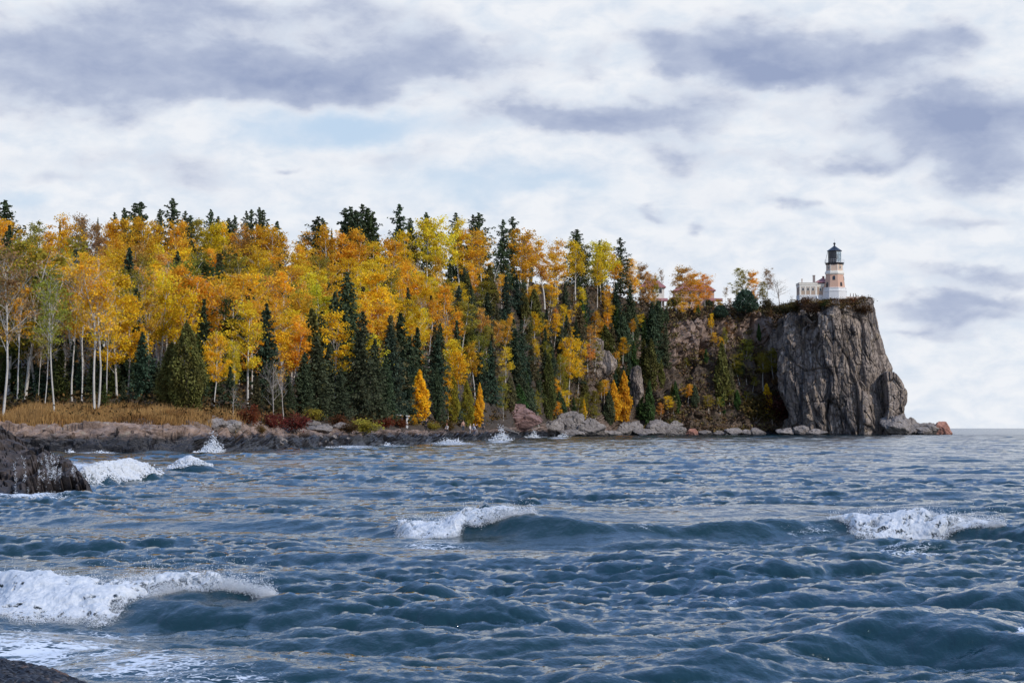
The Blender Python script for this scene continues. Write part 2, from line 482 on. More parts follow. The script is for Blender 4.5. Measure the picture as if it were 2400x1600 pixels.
# foam drawn by the water itself: lacy streaks over the swash, around rocks and along the shore
FOAM_SPOTS = [(60,1530,420,34,.95),(330,1565,330,30,.85),(520,1590,260,20,.8),(40,1480,140,30,.7),(210,1120,120,26,.95),(180,1095,140,16,1.),(300,1105,80,14,.8),
              (60,1165,150,12,1.),(230,1063,70,5,.9),(160,1060,30,5,.8),(450,1120,60,7,.6),(1060,1041,80,5,1.),(1170,1036,40,5,1.),(820,1050,120,4,.9),(520,1050,60,5,.8),(1310,1027,40,4,.9),(1250,1024,50,4,.9),
              (930,1046,60,4,.8),(1010,1278,150,20,.8),(2120,1292,180,20,.8),(140,1476,280,15,.95),(1500,1262,60,8,.6),(1900,1262,120,8,.6),(910,1071,24,3,.9),(520,1116,18,4,.8),(2390,1515,30,16,.9),(1720,1402,26,5,.7),
              (600,1140,24,4,.6),(1640,1190,40,3,.4),(1400,1110,30,3,.4),(2160,1095,26,3,.5),(2100,1020,60,1.5,.6),(1700,1021,60,1.2,.6)]
vb = HOR + CAMZ * F / DD
foam = np.zeros(UU.shape)
for fu, fv, ru, rv, s in FOAM_SPOTS:
    r2 = ((UU - fu) / ru) ** 2 + ((vb - fv) / rv) ** 2
    foam = np.maximum(foam, s * np.exp(-r2 * 0.9))
for ri, lim in ((0, .27), (1, .22), (2, .2)):
    rg = RIDGES[ri]
    a = np.interp(UU, rg['u'], rg['a'], 0, 0); s_ = DD - np.interp(UU, rg['u'], rg['d'])
    foam = np.maximum(foam, 0.55 * sstep(lim, lim + .12, a) * np.exp(-((s_ + .05) / .3) ** 2))
mw, nt, out = new_mat('lake_water')
fa = N(nt, 'ShaderNodeAttribute', attribute_name='foam')
ps = scaled_pos(nt, 0.55, 1.0, 1)
lace = N(nt, 'ShaderNodeTexVoronoi', feature='DISTANCE_TO_EDGE'); lace.inputs['Scale'].default_value = 6.5
wp = N(nt, 'ShaderNodeVectorMath', operation='MULTIPLY_ADD')
nz = N(nt, 'ShaderNodeTexNoise'); nz.inputs['Scale'].default_value = 3.4; nz.inputs['Detail'].default_value = 4; L(nt, ps, nz.inputs['Vector'])
L(nt, nz.outputs['Color'], wp.inputs[0]); wp.inputs[1].default_value = (1.3, 1.3, .8); L(nt, ps, wp.inputs[2]); L(nt, wp.outputs[0], lace.inputs['Vector'])
fn = noise_n(nt, ps, 5.5, 6, 0.68)
lc = math_n(nt, 'SUBTRACT', fa.outputs['Fac'], math_n(nt, 'ADD', math_n(nt, 'MULTIPLY', lace.outputs['Distance'], 1.9), math_n(nt, 'MULTIPLY', fn, 1.05)))
fm = N(nt, 'ShaderNodeMapRange', interpolation_type='SMOOTHSTEP'); L(nt, lc, fm.inputs[0]); fm.inputs[1].default_value = -0.06; fm.inputs[2].default_value = 0.22
bmp = math_n(nt, 'ADD', noise_n(nt, scaled_pos(nt, 1, 0.7, 1), 9.0, 4, 0.6), math_n(nt, 'MULTIPLY', noise_n(nt, scaled_pos(nt, 1.4, 0.6, 1), 2.2, 3, 0.5), 2.0))
wc = N(nt, 'ShaderNodeBsdfPrincipled')
deep = ramp(nt, noise_n(nt, scaled_pos(nt, 1, 1, 1), 0.06, 3), [(0.35, (0.004, 0.024, 0.024)), (0.65, (0.006, 0.030, 0.048))])
wc.inputs['IOR'].default_value = 1.40; L(nt, deep, wc.inputs['Base Color'])
fr = N(nt, 'ShaderNodeAttribute', attribute_name='ripple')
L(nt, fr.outputs['Fac'], wc.inputs['Roughness'])
bn = N(nt, 'ShaderNodeBump'); bn.inputs['Strength'].default_value = 0.6; bn.inputs['Distance'].default_value = 0.034
L(nt, bmp, bn.inputs['Height']); L(nt, bn.outputs[0], wc.inputs['Normal'])
fo = N(nt, 'ShaderNodeBsdfPrincipled'); fo.inputs['Base Color'].default_value = (.62, .66, .70, 1); fo.inputs['Roughness'].default_value = .7
mx = N(nt, 'ShaderNodeMixShader'); L(nt, fm.outputs[0], mx.inputs[0]); L(nt, wc.outputs[0], mx.inputs[1]); L(nt, fo.outputs[0], mx.inputs[2])
L(nt, mx.outputs[0], out.inputs['Surface'])
rip = 0.035 + 0.13 * sstep(80, 700, DD)
me = mesh_np('water', np.stack([wx.ravel(), wy.ravel(), wz.ravel()], 1), grid_quads(len(dl), len(ul)), mw, True,
             {'foam': foam.ravel(), 'ripple': rip.ravel()})
tag(link('water', me), 'dark blue choppy lake with rolling wind waves', 'lake', kind='structure')
del UU, DD, wx, wy, wz, foam, rip, vb
# ================================================================== rock and soil materials
def rock_mat(name, dry1, dry2, wet_top=0.9, wetvar=1.2, scale=1.0, streak=0.0, soil=False, lichen=None):
    m, nt, out = new_mat(name)
    p = scaled_pos(nt, 1, 1, 1)
    n1 = noise_n(nt, p, 0.35 * scale, 6, 0.62, 0.4)
    n2 = noise_n(nt, scaled_pos(nt, 1, 1, 2.2), 1.7 * scale, 6, 0.65)
    n3 = noise_n(nt, p, 6.0 * scale, 5, 0.7)
    c = ramp(nt, math_n(nt, 'ADD', math_n(nt, 'MULTIPLY', n1, .6), math_n(nt, 'MULTIPLY', n2, .4)),
             [(0.36, tuple(x * .55 for x in dry1)), (0.47, dry1), (0.56, dry2), (0.68, tuple(min(1, x * 1.5) for x in dry2))])
    c = mixc(nt, math_n(nt, 'MULTIPLY', n3, 0.55), c, ramp(nt, n3, [(0.35, tuple(x * .35 for x in dry1)), (0.7, tuple(min(1, x * 1.5) for x in dry2))]))
    if lichen:
        lm = N(nt, 'ShaderNodeMapRange', interpolation_type='SMOOTHSTEP'); L(nt, noise_n(nt, p, 0.9 * scale, 7, .7), lm.inputs[0])
        lm.inputs[1].default_value = .56; lm.inputs[2].default_value = .66; lm.inputs[4].default_value = .7
        c = mixc(nt, lm.outputs[0], c, lichen)
    if streak:
        st = noise_n(nt, scaled_pos(nt, 1.0, .5, 0.07), 1.1 * scale, 5, 0.62, 0.25)
        sm = N(nt, 'ShaderNodeMapRange', interpolation_type='SMOOTHSTEP'); L(nt, st, sm.inputs[0]); sm.inputs[1].default_value = .52; sm.inputs[2].default_value = .64; sm.inputs[4].default_value = streak
        c = mixc(nt, sm.outputs[0], c, (.045, .042, .045))
        st2 = noise_n(nt, scaled_pos(nt, 1.3, .5, 0.12), 0.9 * scale, 5, 0.66, 0.3)
        sm2 = N(nt, 'ShaderNodeMapRange', interpolation_type='SMOOTHSTEP'); L(nt, st2, sm2.inputs[0]); sm2.inputs[1].default_value = .60; sm2.inputs[2].default_value = .70; sm2.inputs[4].default_value = .75
        c = mixc(nt, sm2.outputs[0], c, (.50, .45, .40))
    crackb = None
    if streak:
        cw = N(nt, 'ShaderNodeTexNoise'); cw.inputs['Scale'].default_value = .5; cw.inputs['Detail'].default_value = 4; L(nt, p, cw.inputs['Vector'])
        cv = N(nt, 'ShaderNodeVectorMath', operation='MULTIPLY_ADD'); L(nt, cw.outputs['Color'], cv.inputs[0]); cv.inputs[1].default_value = (1.6, 1.6, .7); L(nt, scaled_pos(nt, 1, .7, .28), cv.inputs[2])
        for sc_k, wd_k, am_k in ((.30, .022, .85), (.85, .035, .6)):
            vk = N(nt, 'ShaderNodeTexVoronoi', feature='DISTANCE_TO_EDGE'); vk.inputs['Scale'].default_value = sc_k; L(nt, cv.outputs[0], vk.inputs['Vector'])
            mk = N(nt, 'ShaderNodeMapRange', interpolation_type='SMOOTHSTEP'); L(nt, vk.outputs['Distance'], mk.inputs[0]); mk.inputs[1].default_value = wd_k; mk.inputs[2].default_value = 0.0; mk.inputs[4].default_value = am_k
            c = mixc(nt, mk.outputs[0], c, (.03, .026, .024))
            crackb = mk.outputs[0] if crackb is None else math_n(nt, 'MAXIMUM', crackb, mk.outputs[0])
    # wave-washed band above the waterline
    geo = N(nt, 'ShaderNodeNewGeometry'); sp = N(nt, 'ShaderNodeSeparateXYZ'); L(nt, geo.outputs['Position'], sp.inputs[0])
    wz_ = math_n(nt, 'ADD', sp.outputs[2], math_n(nt, 'MULTIPLY', math_n(nt, 'SUBTRACT', n1, .5), wetvar * 2))
    wm = N(nt, 'ShaderNodeMapRange', interpolation_type='SMOOTHSTEP'); L(nt, wz_, wm.inputs[0])
    wm.inputs[1].default_value = wet_top + .35; wm.inputs[2].default_value = wet_top - .35
    c = mixc(nt, wm.outputs[0], c, ramp(nt, n2, [(.3, (.012, .012, .014)), (.7, (.04, .037, .04))]))
    rg = N(nt, 'ShaderNodeMapRange'); L(nt, wm.outputs[0], rg.inputs[0]); rg.inputs[3].default_value = .85; rg.inputs[4].default_value = .34
    if soil:
        a = N(nt, 'ShaderNodeAttribute', attribute_name='veg')
        sc_ = ramp(nt, noise_n(nt, p, 0.8, 6, .7), [(.3, (.022, .018, .012)), (.5, (.055, .038, .022)), (.7, (.095, .058, .03))])
        am = N(nt, 'ShaderNodeMapRange', interpolation_type='SMOOTHSTEP')
        L(nt, math_n(nt, 'ADD', a.outputs['Fac'], math_n(nt, 'MULTIPLY', math_n(nt, 'SUBTRACT', n2, .5), 1.4)), am.inputs[0])
        am.inputs[1].default_value = .35; am.inputs[2].default_value = .65
        c = mixc(nt, am.outputs[0], c, sc_)
    b = math_n(nt, 'ADD', math_n(nt, 'MULTIPLY', n2, .7), math_n(nt, 'MULTIPLY', n3, .4))
    if crackb is not None: b = math_n(nt, 'SUBTRACT', b, math_n(nt, 'MULTIPLY', crackb, 1.5))
    principled(nt, out, c, rg.outputs[0], b, .4, .8, .25 / scale)
    return m

M_SHELF = rock_mat('shelf_rock', (.165, .11, .082), (.30, .21, .16), 1.40, .8, 1.4, soil=True, lichen=(.33, .29, .23))
M_CLIFF = rock_mat('cliff_rock', (.185, .145, .118), (.35, .28, .225), .3, .5, .5, streak=.9, lichen=(.27, .20, .10))
M_BOULD = rock_mat('boulder_rock', (.15, .128, .115), (.27, .235, .21), .45, .5, 1.3, lichen=(.33, .30, .26))
M_REDR = rock_mat('red_boulder_rock', (.30, .14, .10), (.42, .21, .15), .2, .3, 1.2)
M_PINK = rock_mat('pink_outcrop_rock', (.17, .10, .085), (.27, .165, .145), .2, .3, 1.6)
M_WET = rock_mat('wet_black_rock', (.030, .024, .022), (.075, .058, .052), .2, .3, 3.2, lichen=(.11, .075, .05))

# ================================================================== land
LKEYS = {  # photo column: (distance, photo row) of waterline, ledge lip, back of rock, forest edge, mid slope, ridge
 -900: ((150,1065),(152,1015),(156,990),(185,955),(250,800),(330,672)),
 100: ((158,1062),(160,1012),(165,985),(188,955),(252,800),(330,676)),
 300: ((158,1062),(160.5,1010),(168,982),(188,952),(255,800),(335,674)),
 450: ((158,1062),(161,1020),(171,978),(187,962),(262,805),(345,676)),
 560: ((172,1058),(175,1036),(184,985),(195,972),(272,805),(355,684)),
 700: ((190,1052),(194,1034),(204,1003),(214,985),(288,812),(372,694)),
 850: ((212,1047),(216,1030),(226,1005),(238,990),(308,818),(395,694)),
 1000: ((250,1041),(255,1026),(265,1010),(275,994),(345,815),(420,674)),
 1120: ((315,1033),(322,1020),(332,1010),(345,990),(400,820),(455,672)),
 1200: ((370,1028),(378,1016),(386,1002),(396,970),(435,820),(480,670)),
 1300: ((480,1022),(484,1012),(490,990),(497,960),(515,825),(535,668)),
 1400: ((530,1020),(533,1010),(538,975),(546,925),(556,805),(570,674)),
 1500: ((552,1020),(555,1003),(560,965),(568,880),(578,785),(590,712)),
 1600: ((566,1019),(568,1003),(574,940),(582,845),(586,762),(594,724)),
 1700: ((576,1018),(578,1000),(585,905),(591,800),(593,748),(600,724)),
 1780: ((582,1018),(584,1000),(590,900),(594,800),(596,742),(602,724)),
 1850: ((586,1018),(588,1000),(593,900),(597,800),(599,738),(605,712)),
 2030: ((592,1018),(594,1000),(598,900),(602,800),(603,738),(608,707)),
}
_lu = sorted(LKEYS)
def _knots(u):
    """(…, 9) distances and heights of the profile knots for photo columns u"""
    D = []; Z = []
    for k in _lu:
        d = [q[0] for q in LKEYS[k]]; z = [P(k, q[1], q[0]).z for q in LKEYS[k]]
        z[0] = 0.0
        back = 8.0 if k < 1250 else 0.5
        d = [d[0] - 4] + d + [d[-1] + 85, d[-1] + 300]; z = [-1.6] + z + [z[-1] - back, z[-1] - back - 12]
        D.append(d); Z.append(z)
    D = np.array(D); Z = np.array(Z)
    return (np.stack([np.interp(u, _lu, D[:, i]) for i in range(9)], -1), np.stack([np.interp(u, _lu, Z[:, i]) for i in range(9)], -1))

SEG = [6, 34, 50, 34, 46, 46, 12, 6]
tk = np.concatenate([i + np.arange(n) / n for i, n in enumerate(SEG)] + [[8.0]])
lu = np.concatenate([np.arange(-900, -120, 20), np.arange(-120, 2031, 3.6)])
kd, kz = _knots(lu)
def _along(K, t):
    i = np.minimum(np.floor(t).astype(int), 7); f = t - i
    return K[:, i] * (1 - f) + K[:, i + 1] * f
gd = _along(kd, tk).T; gz = _along(kz, tk).T                     # rows x columns
gu = np.broadcast_to(lu[None, :], gd.shape)
gx = (gu - 1200) / F * gd
T2 = np.broadcast_to(tk[:, None], gd.shape)
B = np.stack([gx, gd, gz], -1)
du = np.gradient(B, axis=1); dt = np.gradient(B, axis=0)
nrm = np.cross(du, dt); nrm /= (np.linalg.norm(nrm, axis=-1, keepdims=True) + 1e-9)
pts = B.reshape(-1, 3)
right = sstep(1230, 1520, gu).ravel(); tt = T2.ravel(); uu_ = gu.ravel()
f1_, c1_ = facet(pts * np.array([.30, .42, 1.1]), 50, .9)
f2_, c2_ = facet(pts * np.array([1.0, 1.2, 3.2]), 60, .9)
amp = np.interp(tt, [0, .9, 1.2, 2, 3, 3.2, 4, 6, 8], [.3, .3, .6, .8, .35, .15, .12, .5, 1.0])
ampR = np.interp(tt, [0, 1, 1.5, 3, 4, 5, 6, 6.4, 8], [.3, .5, 1.0, 1.6, 1.8, 2.0, .7, .4, .4])
A_ = amp * (1 - right) + ampR * right
d_ = A_ * (f1_ * .85 - (1 - c1_) * .18 + f2_ * .34 - (1 - c2_) * .10 + (fbm(pts * .12, 71, 4) - .5) * 1.6)
f3_, c3_ = facet(pts * np.array([.20, .20, .09]), 64, .9); f4_, c4_ = facet(pts * np.array([.55, .55, .22]), 66, .9)
dR_ = ampR * (f3_ * 1.3 - (1 - c3_) * .4 + f4_ * .55 - (1 - c4_) * .25 + (fbm(pts * .12, 71, 4) - .5) * 1.2)
d_ = d_ * (1 - right) + right * dR_
lowledge = (1 - right) * np.exp(-((tt - 1.5) / .8) ** 2)
st_ = pts[:, 2] * 1.5 + fbm(pts * np.array([.09, .09, .0]), 78, 3) * 5
d_ += lowledge * ((st_ % 1.0) * .55 + (ridged(pts * np.array([.12, .12, 1.6]), 77, 4) - .5) * .6)
pts2 = pts + nrm.reshape(-1, 3) * d_[:, None]
veg = np.interp(tt, [0, 2.2, 2.9, 3.3, 8], [0, 0, .35, 1.0, 1.0])
vegR = np.interp(tt, [0, 1.3, 2.2, 3.8, 4.15, 5.0, 5.3, 6, 8], [0, .2, .62, .60, .20, .22, .9, .95, 1.0])
veg = veg * (1 - right) + vegR * right
me = mesh_np('shore', pts2, grid_quads(len(tk), len(lu)), M_SHELF, False, {'veg': veg})
tag(link('shore', me), 'brown rock shelf and wooded hillside rising from the lake', 'hillside', kind='structure')
LAND = pts2.reshape(gd.shape + (3,)); LU = lu; TK = tk

def land_t(u, t):
    """point of the finished land for photo column u and profile position t"""
    i = np.clip(np.searchsorted(LU, u) - 1, 0, len(LU) - 2); f = (u - LU[i]) / (LU[i + 1] - LU[i])
    j = np.clip(np.searchsorted(TK, t) - 1, 0, len(TK) - 2); g = (t - TK[j]) / (TK[j + 1] - TK[j])
    p = (LAND[j, i] * (1 - f) + LAND[j, i + 1] * f) * (1 - g) + (LAND[j + 1, i] * (1 - f) + LAND[j + 1, i + 1] * f) * g
    return Vector(p)

def land_v(u, v, t0=1.0, t1=6.0):
    """first point of the land, walking inland from the water, that shows at photo row v"""
    for t in np.arange(t0, t1, .03):
        p = land_t(u, t)
        if proj(*p)[1] <= v: return p, t
    return land_t(u, t1), t1

# ================================================================== the lighthouse cliff
zl = np.concatenate([np.linspace(-2, 3, 22), np.linspace(3.2, 38.6, 190)])
vR = np.array([660, 697, 706, 715, 745, 780, 830, 865, 890, 915, 960, 1000, 1040]); uR = np.array([2036, 2037, 2044, 2046, 2053, 2062, 2080, 2092, 2088, 2086, 2090, 2092, 2096])
vL = np.array([700, 735, 760, 800, 850, 900, 960, 1040]); uLf = np.array([1880, 1850, 1842, 1836, 1834, 1836, 1850, 1868])
rows = []
for z in zl:
    v = proj(0, 570, z)[1]
    a = float(np.interp(v, vL, uLf)); b = float(np.interp(v, vR, uR)); lean = 0.085 * max(z, 0) 
    X = lambda u, d: ((u - 1200) / F * d, d)
    ctl = [X(a - 60, 622), X(a - 26, 604), X(a - 6, 586 + lean * .6), X(a + 14, 573 + lean), X(a + 70, 566.5 + lean), X((a + b) / 2, 564 + lean),
           X(b - 62, 564.5 + lean), X(b - 22, 567 + lean), X(b - 3, 573 + lean * .8), X(b, 582), X(b - 6, 600), X(b - 40, 632), X((a + b) / 2, 645), X(a - 30, 640)]
    rows.append(ctl)
rows = np.array(rows)                                            # levels x control x 2
nc = 620
seg = np.array([8, 30, 50, 70, 90, 90, 90, 70, 60, 40, 10, 6, 6, 0], float); seg = seg / seg.sum() * nc
cp = np.concatenate([[0], np.cumsum(seg)])                       # parameter of each control
cc = np.arange(nc)
ring = np.empty((len(zl), nc, 3))
clos = np.concatenate([rows, rows[:, :1]], 1)
cp2 = cp[:clos.shape[1]].copy(); cp2[-1] = nc
for k in range(2):
    for i in range(len(zl)):
        ring[i, :, k] = np.interp(cc, cp2, clos[i, :, k])
# soften the corners of the plan
kern = np.exp(-np.linspace(-2, 2, 25) ** 2); kern /= kern.sum()
for k in range(2):
    q = np.concatenate([ring[:, -12:, k], ring[:, :, k], ring[:, :12, k]], 1)
    ring[:, :, k] = sum(kern[j] * q[:, j:j + nc] for j in range(25))
ring[:, :, 2] = zl[:, None]
# rim height along the ring: front rim lower than the lamp terrace, notched
ur = ring[-1, :, 0] / ring[-1, :, 1] * F + 1200
rim = np.interp(ur, [1780, 1840, 1862, 1900, 1960, 2000, 2015, 2040], [35.2, 35.2, 36.3, 36.5, 36.6, 36.2, 38.4, 39.4])
rim = rim + (fbm(np.stack([cc / 9, cc * 0, cc * 0], 1), 5, 3) - .5) * 1.6
ring[:, :, 2] = np.where(zl[:, None] > 3, 3 + (zl[:, None] - 3) * ((rim[None, :] - 3) / 35.6), zl[:, None])
pt = ring.reshape(-1, 3)
tu = np.roll(ring, -1, 1) - np.roll(ring, 1, 1); tz = np.gradient(ring, axis=0)
nr = np.cross(tu, tz); nr /= np.linalg.norm(nr, axis=-1, keepdims=True) + 1e-9
nr = nr.reshape(-1, 3)
slant = pt.copy(); slant[:, 0] += .16 * pt[:, 2]                  # joints lean with the face
fa_, ca_ = facet(slant * np.array([.12, .12, .034]), 81, .5)
fb_, cb_ = facet(slant * np.array([.36, .36, .085]), 85, .55)
fc_, cc_ = facet(slant * np.array([1.1, 1.1, .34]), 89, .6)
rv_ = ridged(slant * np.array([.30, .30, .05]), 91, 4)
dd_ = fa_ * 4.0 - (1 - ca_) * .6 + fb_ * 1.7 - (1 - cb_) * .40 + fc_ * .60 - (1 - cc_) * .16 - (rv_ - .4) * .55 + (fbm(pt * .5, 93, 4) - .5) * .5
hj = sum(np.exp(-((pt[:, 2] - h0 - .8 * np.sin(pt[:, 0] * .23 + h0)) / .22) ** 2) * s0 for h0, s0 in ((18.4, .7), (27.6, .5), (10.2, .45)))
dd_ -= hj * np.clip(fbm(pt * .09, 97, 2) * 2 - .6, 0, 1)
urv = pt[:, 0] / pt[:, 1] * F + 1200
edge = 1 - .65 * sstep(2020, 2075, urv + (pt[:, 2] - 10) * 1.2)
pt = pt + nr * (dd_ * edge)[:, None]
top = pt.reshape(len(zl), nc, 3)[-1]
cen = np.array([(1960 - 1200) / F * 590, 592, 39.2])
caps = []
for f in (.06, .13, .22, .34, .5, .7, .88, .999):
    q = top * (1 - f) + cen * f
    zt = 39.15 - .25 * (1 - f)
    q[:, 2] = top[:, 2] + (zt - top[:, 2]) * sstep(0, .30, np.full(nc, f)) + (fbm(q * .5, 99, 3) - .5) * .9 * (f < .3)
    caps.append(q)
allp = np.concatenate([pt] + caps + [cen[None]])
nl = len(zl) + len(caps)
Qd = grid_quads(nl, nc, True)
me = mesh_np('cliff', allp, Qd, M_CLIFF, False)
cliff = tag(link('cliff', me), 'sheer grey and brown rock cliff below the lighthouse', 'cliff', kind='structure')
CLIFFTOP = np.concatenate([pt[-nc * 3:]] + caps)

# ================================================================== boulders
def boulder_mesh(seed, mat, sub=34, blocky=.9):
    r = np.random.default_rng(seed)
    th = np.linspace(0, np.pi, sub); ph = np.linspace(0, 2 * np.pi, sub * 2, endpoint=False)
    T_, H_ = np.meshgrid(th, ph, indexing='ij')
    n = np.stack([np.sin(T_) * np.cos(H_), np.sin(T_) * np.sin(H_), np.cos(T_)], -1).reshape(-1, 3)
    # cut by random planes for flat broken faces
    rad = np.full(len(n), 1.3)
    for i in range(15):
        a = r.normal(size=3); a /= np.linalg.norm(a)
        if i == 0: a = np.array([.1, -.75, .65]) / np.linalg.norm([.1, -.75, .65])
        c = n @ a
        rad = np.where(c > .12, np.minimum(rad, r.uniform(.68, .98) / np.maximum(c, .12)), rad)
    p = n * rad[:, None]
    fq, cq = facet(p * 2.4 + seed, seed, .9)
    p = p + n * ((fbm(p * 2.2 + seed, seed, 4) - .5) * .22 + fq * .10 - (1 - cq) * .05)[:, None]
    me = mesh_np('boulder', p, grid_quads(sub, sub * 2, True), mat, False)
    return me

BM = [boulder_mesh(200 + i, M_BOULD) for i in range(6)]
BR = boulder_mesh(231, M_REDR)
OC = [boulder_mesh(260 + i, M_CLIFF, 60) for i in range(3)]
def boulder(u, vb, w, h, d, k, label, mesh=None, name='boulder', dep=.8, rz=None, group='boulders along the foot of the cliff'):
    """block w by h photo pixels big resting at row vb"""
    s = d / F
    z0 = P(u, vb, d).z
    o = link(name, mesh or BM[k % 6])
    o.scale = (w * s / 1.75, w * s / 1.75 * dep, h * s / 1.55)
    o.location = ((u - 1200) * s, d, max(z0, -.2) + h * s * .42)
    o.rotation_euler = (0, 0, 0 if rz is None else rz)
    tag(o, label, 'boulder', group)
    return o
boulder(1300, 1020, 44, 40, 470, 0, 'big pale upright block at the water edge, left of the domed boulder')
boulder(1336, 1018, 62, 58, 482, 1, 'large domed grey boulder behind the pale upright block')
boulder(1382, 1020, 52, 38, 474, 2, 'pale sloping boulder right of the large domed boulder')
boulder(1340, 1024, 50, 17, 468, 3, 'low dark slab awash in front of the domed boulder')
boulder(1352, 1012, 24, 18, 474, 4, 'small grey rock wedged between domed and sloping boulders')
boulder(1262, 1014, 26, 14, 470, 5, 'small brown rock left of the pale upright block')
boulder(1408, 1022, 34, 16, 476, 1, 'low grey rock at the foot of the pale sloping boulder')
boulder(1463, 1021, 32, 30, 540, 2, 'narrow leaning grey rock below the slender golden trees')
boulder(1484, 1020, 46, 36, 545, 0, 'tall grey rock just left of the tall green cedar')
boulder(1510, 1024, 46, 16, 540, 3, 'flat pale slab below the tall narrow green cedar')
boulder(1442, 1022, 28, 12, 536, 4, 'low pinkish rock left of the narrow leaning grey rock')
boulder(1556, 1022, 58, 34, 548, 5, 'broad pale whale-backed boulder at the waterline')
boulder(1592, 1022, 30, 24, 550, 1, 'grey rock touching the whale-backed boulder on its right')
boulder(1582, 1004, 26, 18, 556, 2, 'brown rock perched above the whale-backed boulder')
for i, (u, w, h, s) in enumerate(((1622, 26, 16, 'reddish rock right of the whale-backed boulder'), (1650, 30, 14, 'low brown rock, second right of whale-backed boulder'),
        (1684, 24, 12, 'small dark rock halfway along the scrubby shore'), (1722, 38, 17, 'dark flat rock left of the pale rounded stone'),
        (1753, 24, 13, 'small dark wet rock touching pale rounded stone'), (1776, 26, 17, 'pale rounded stone at the waterline under scrub'),
        (1842, 34, 20, 'pink rock at the left foot of the cliff'), (1876, 36, 26, 'dark jagged rock at foot of the cliff beside pink rock'), (1910, 40, 16, 'low black rock awash against the cliff foot'))):
    boulder(u, 1021, w, h, 560, i, s, BR if i == 0 else None)
# the point beyond the cliff
boulder(2103, 1019, 56, 52, 562, 0, 'large square block leaning on the cliff foot', dep=1.0, group='blocks at the end of the point')
boulder(2134, 1014, 30, 34, 570, 2, 'pointed grey rock standing behind the low rocks', group='blocks at the end of the point')
boulder(2163, 1021, 66, 32, 566, 1, 'broad grey rock between pointed rock and reddish rock', group='blocks at the end of the point')
boulder(2128, 1020, 34, 20, 562, 3, 'low pale rock at the foot of the large square block', group='blocks at the end of the point')
boulder(2186, 1018, 30, 24, 570, 4, 'grey rock half hidden behind the broad grey rock', group='blocks at the end of the point')
boulder(2206, 1019, 36, 30, 566, 5, 'reddish rock last in line at the tip of the point', BR, group='blocks at the end of the point')
# detached pillar on the right flank of the cliff
def pillar():
    z = np.linspace(-1, 1, 60); n = 110
    zz = 18.3
    rows = []
    for i, t in enumerate(np.linspace(0, 1, 70)):
        v = 1020 - t * (1020 - 872)
        ul = np.interp(v, [868, 900, 960, 985, 1020], [2074, 2076, 2078, 2072, 2066]); ur_ = np.interp(v, [868, 892, 915, 945, 955, 1000, 1020], [2088, 2108, 2121, 2121, 2117, 2110, 2112])
        s = 566 / F; x0 = (ul - 1200) * s; x1 = (ur_ - 1200) * s
        y0, y1 = 561.5 + .06 * t * 18, 578
        z_ = P(2090, v, 566).z
        m = n // 4
        pl = [(x0 + (x1 - x0) * k / m, y0 + 1.0 * (k / m) ** 2) for k in range(m)] + [(x1 - .8 * (k / m) ** 2, y0 + 1 + (y1 - y0 - 1) * k / m) for k in range(m)] + \
             [(x1 - .8 - (x1 - .8 - x0) * k / m, y1) for k in range(m)] + [(x0, y1 + (y0 - y1) * k / m) for k in range(m)]
        rows.append([(a, b, z_) for a, b in pl])
    g = np.array(rows)
    p = g.reshape(-1, 3); c = g.mean(1, keepdims=True)
    nn = (g - c); nn[..., 2] = 0; nn /= np.linalg.norm(nn, axis=-1, keepdims=True); nn = nn.reshape(-1, 3)
    f, ck = facet(p * np.array([.3, .3, .16]), 301, .8); f2, ck2 = facet(p * np.array([.9, .9, .5]), 305, .9)
    p = p + nn * (f * .6 - (1 - ck) * .3 + f2 * .3 - (1 - ck2) * .15)[:, None]
    k = g.shape[1]; nl = g.shape[0]
    topc = p[-k:].mean(0) + np.array([0, 0, .4])
    caps = [p[-k:] * .6 + topc * .4, p[-k:] * .2 + topc * .8]
    me = mesh_np('rock_pillar', np.concatenate([p] + caps), grid_quads(nl + 2, k, True), M_CLIFF, False)
    o = link('rock_pillar', me)
    tag(o, 'tall split rock pillar standing against the right flank of the cliff', 'rock', 'blocks at the end of the point')
pillar()
# bare outcrops on the wooded slope
boulder(1392, 885, 70, 62, 548, 2, 'pale bare outcrop above the golden bushes on steep slope', OC[0], name='rock_outcrop', group='bare outcrops on the slope')
boulder(1388, 842, 44, 50, 552, 4, 'rounded bare outcrop beside the cedar high on steep slope', OC[1], name='rock_outcrop', group='bare outcrops on the slope')
boulder(1492, 925, 30, 66, 556, 0, 'tall pale outcrop left of the narrow cedars', OC[2], name='rock_outcrop', group='bare outcrops on the slope')
boulder(1206, 1008, 110, 56, 400, 3, 'pink crumbling outcrop by the shore, under dark green cedar', boulder_mesh(251, M_PINK, 60), name='rock_outcrop', group='bare outcrops on the slope')
# blocks on the left shelf
for (u, v, w, h, k, lab) in ((542, 1012, 46, 30, 1, 'square pale block on the shelf left of the red bush'), (510, 1004, 40, 22, 3, 'flat cracked block on shelf below the twin cedars'),
        (755, 1014, 50, 22, 0, 'pale rounded boulder right of the red bush'), (735, 1000, 30, 14, 4, 'small flat rock behind the pale rounded boulder'), (800, 1006, 34, 16, 2, 'brown rock left of the yellow-green bush')):
    p, t = land_v(u, v)
    boulder(u, v, w, h, p.y, k, lab, group='blocks on the rock shelf')
for i in range(26):
    u = rng.uniform(640, 860); v = 1050 - (u - 640) * .012 - rng.uniform(6, 26)
    p, t = land_v(u, v)
    w = rng.uniform(7, 15)
    boulder(u, v + 2, w, w * rng.uniform(.5, .8), p.y, int(rng.integers(6)), 'small loose stone on the pebbly shelf between red bush and lake', name='stone', rz=rng.uniform(0, 6), group='loose stones on the shelf')

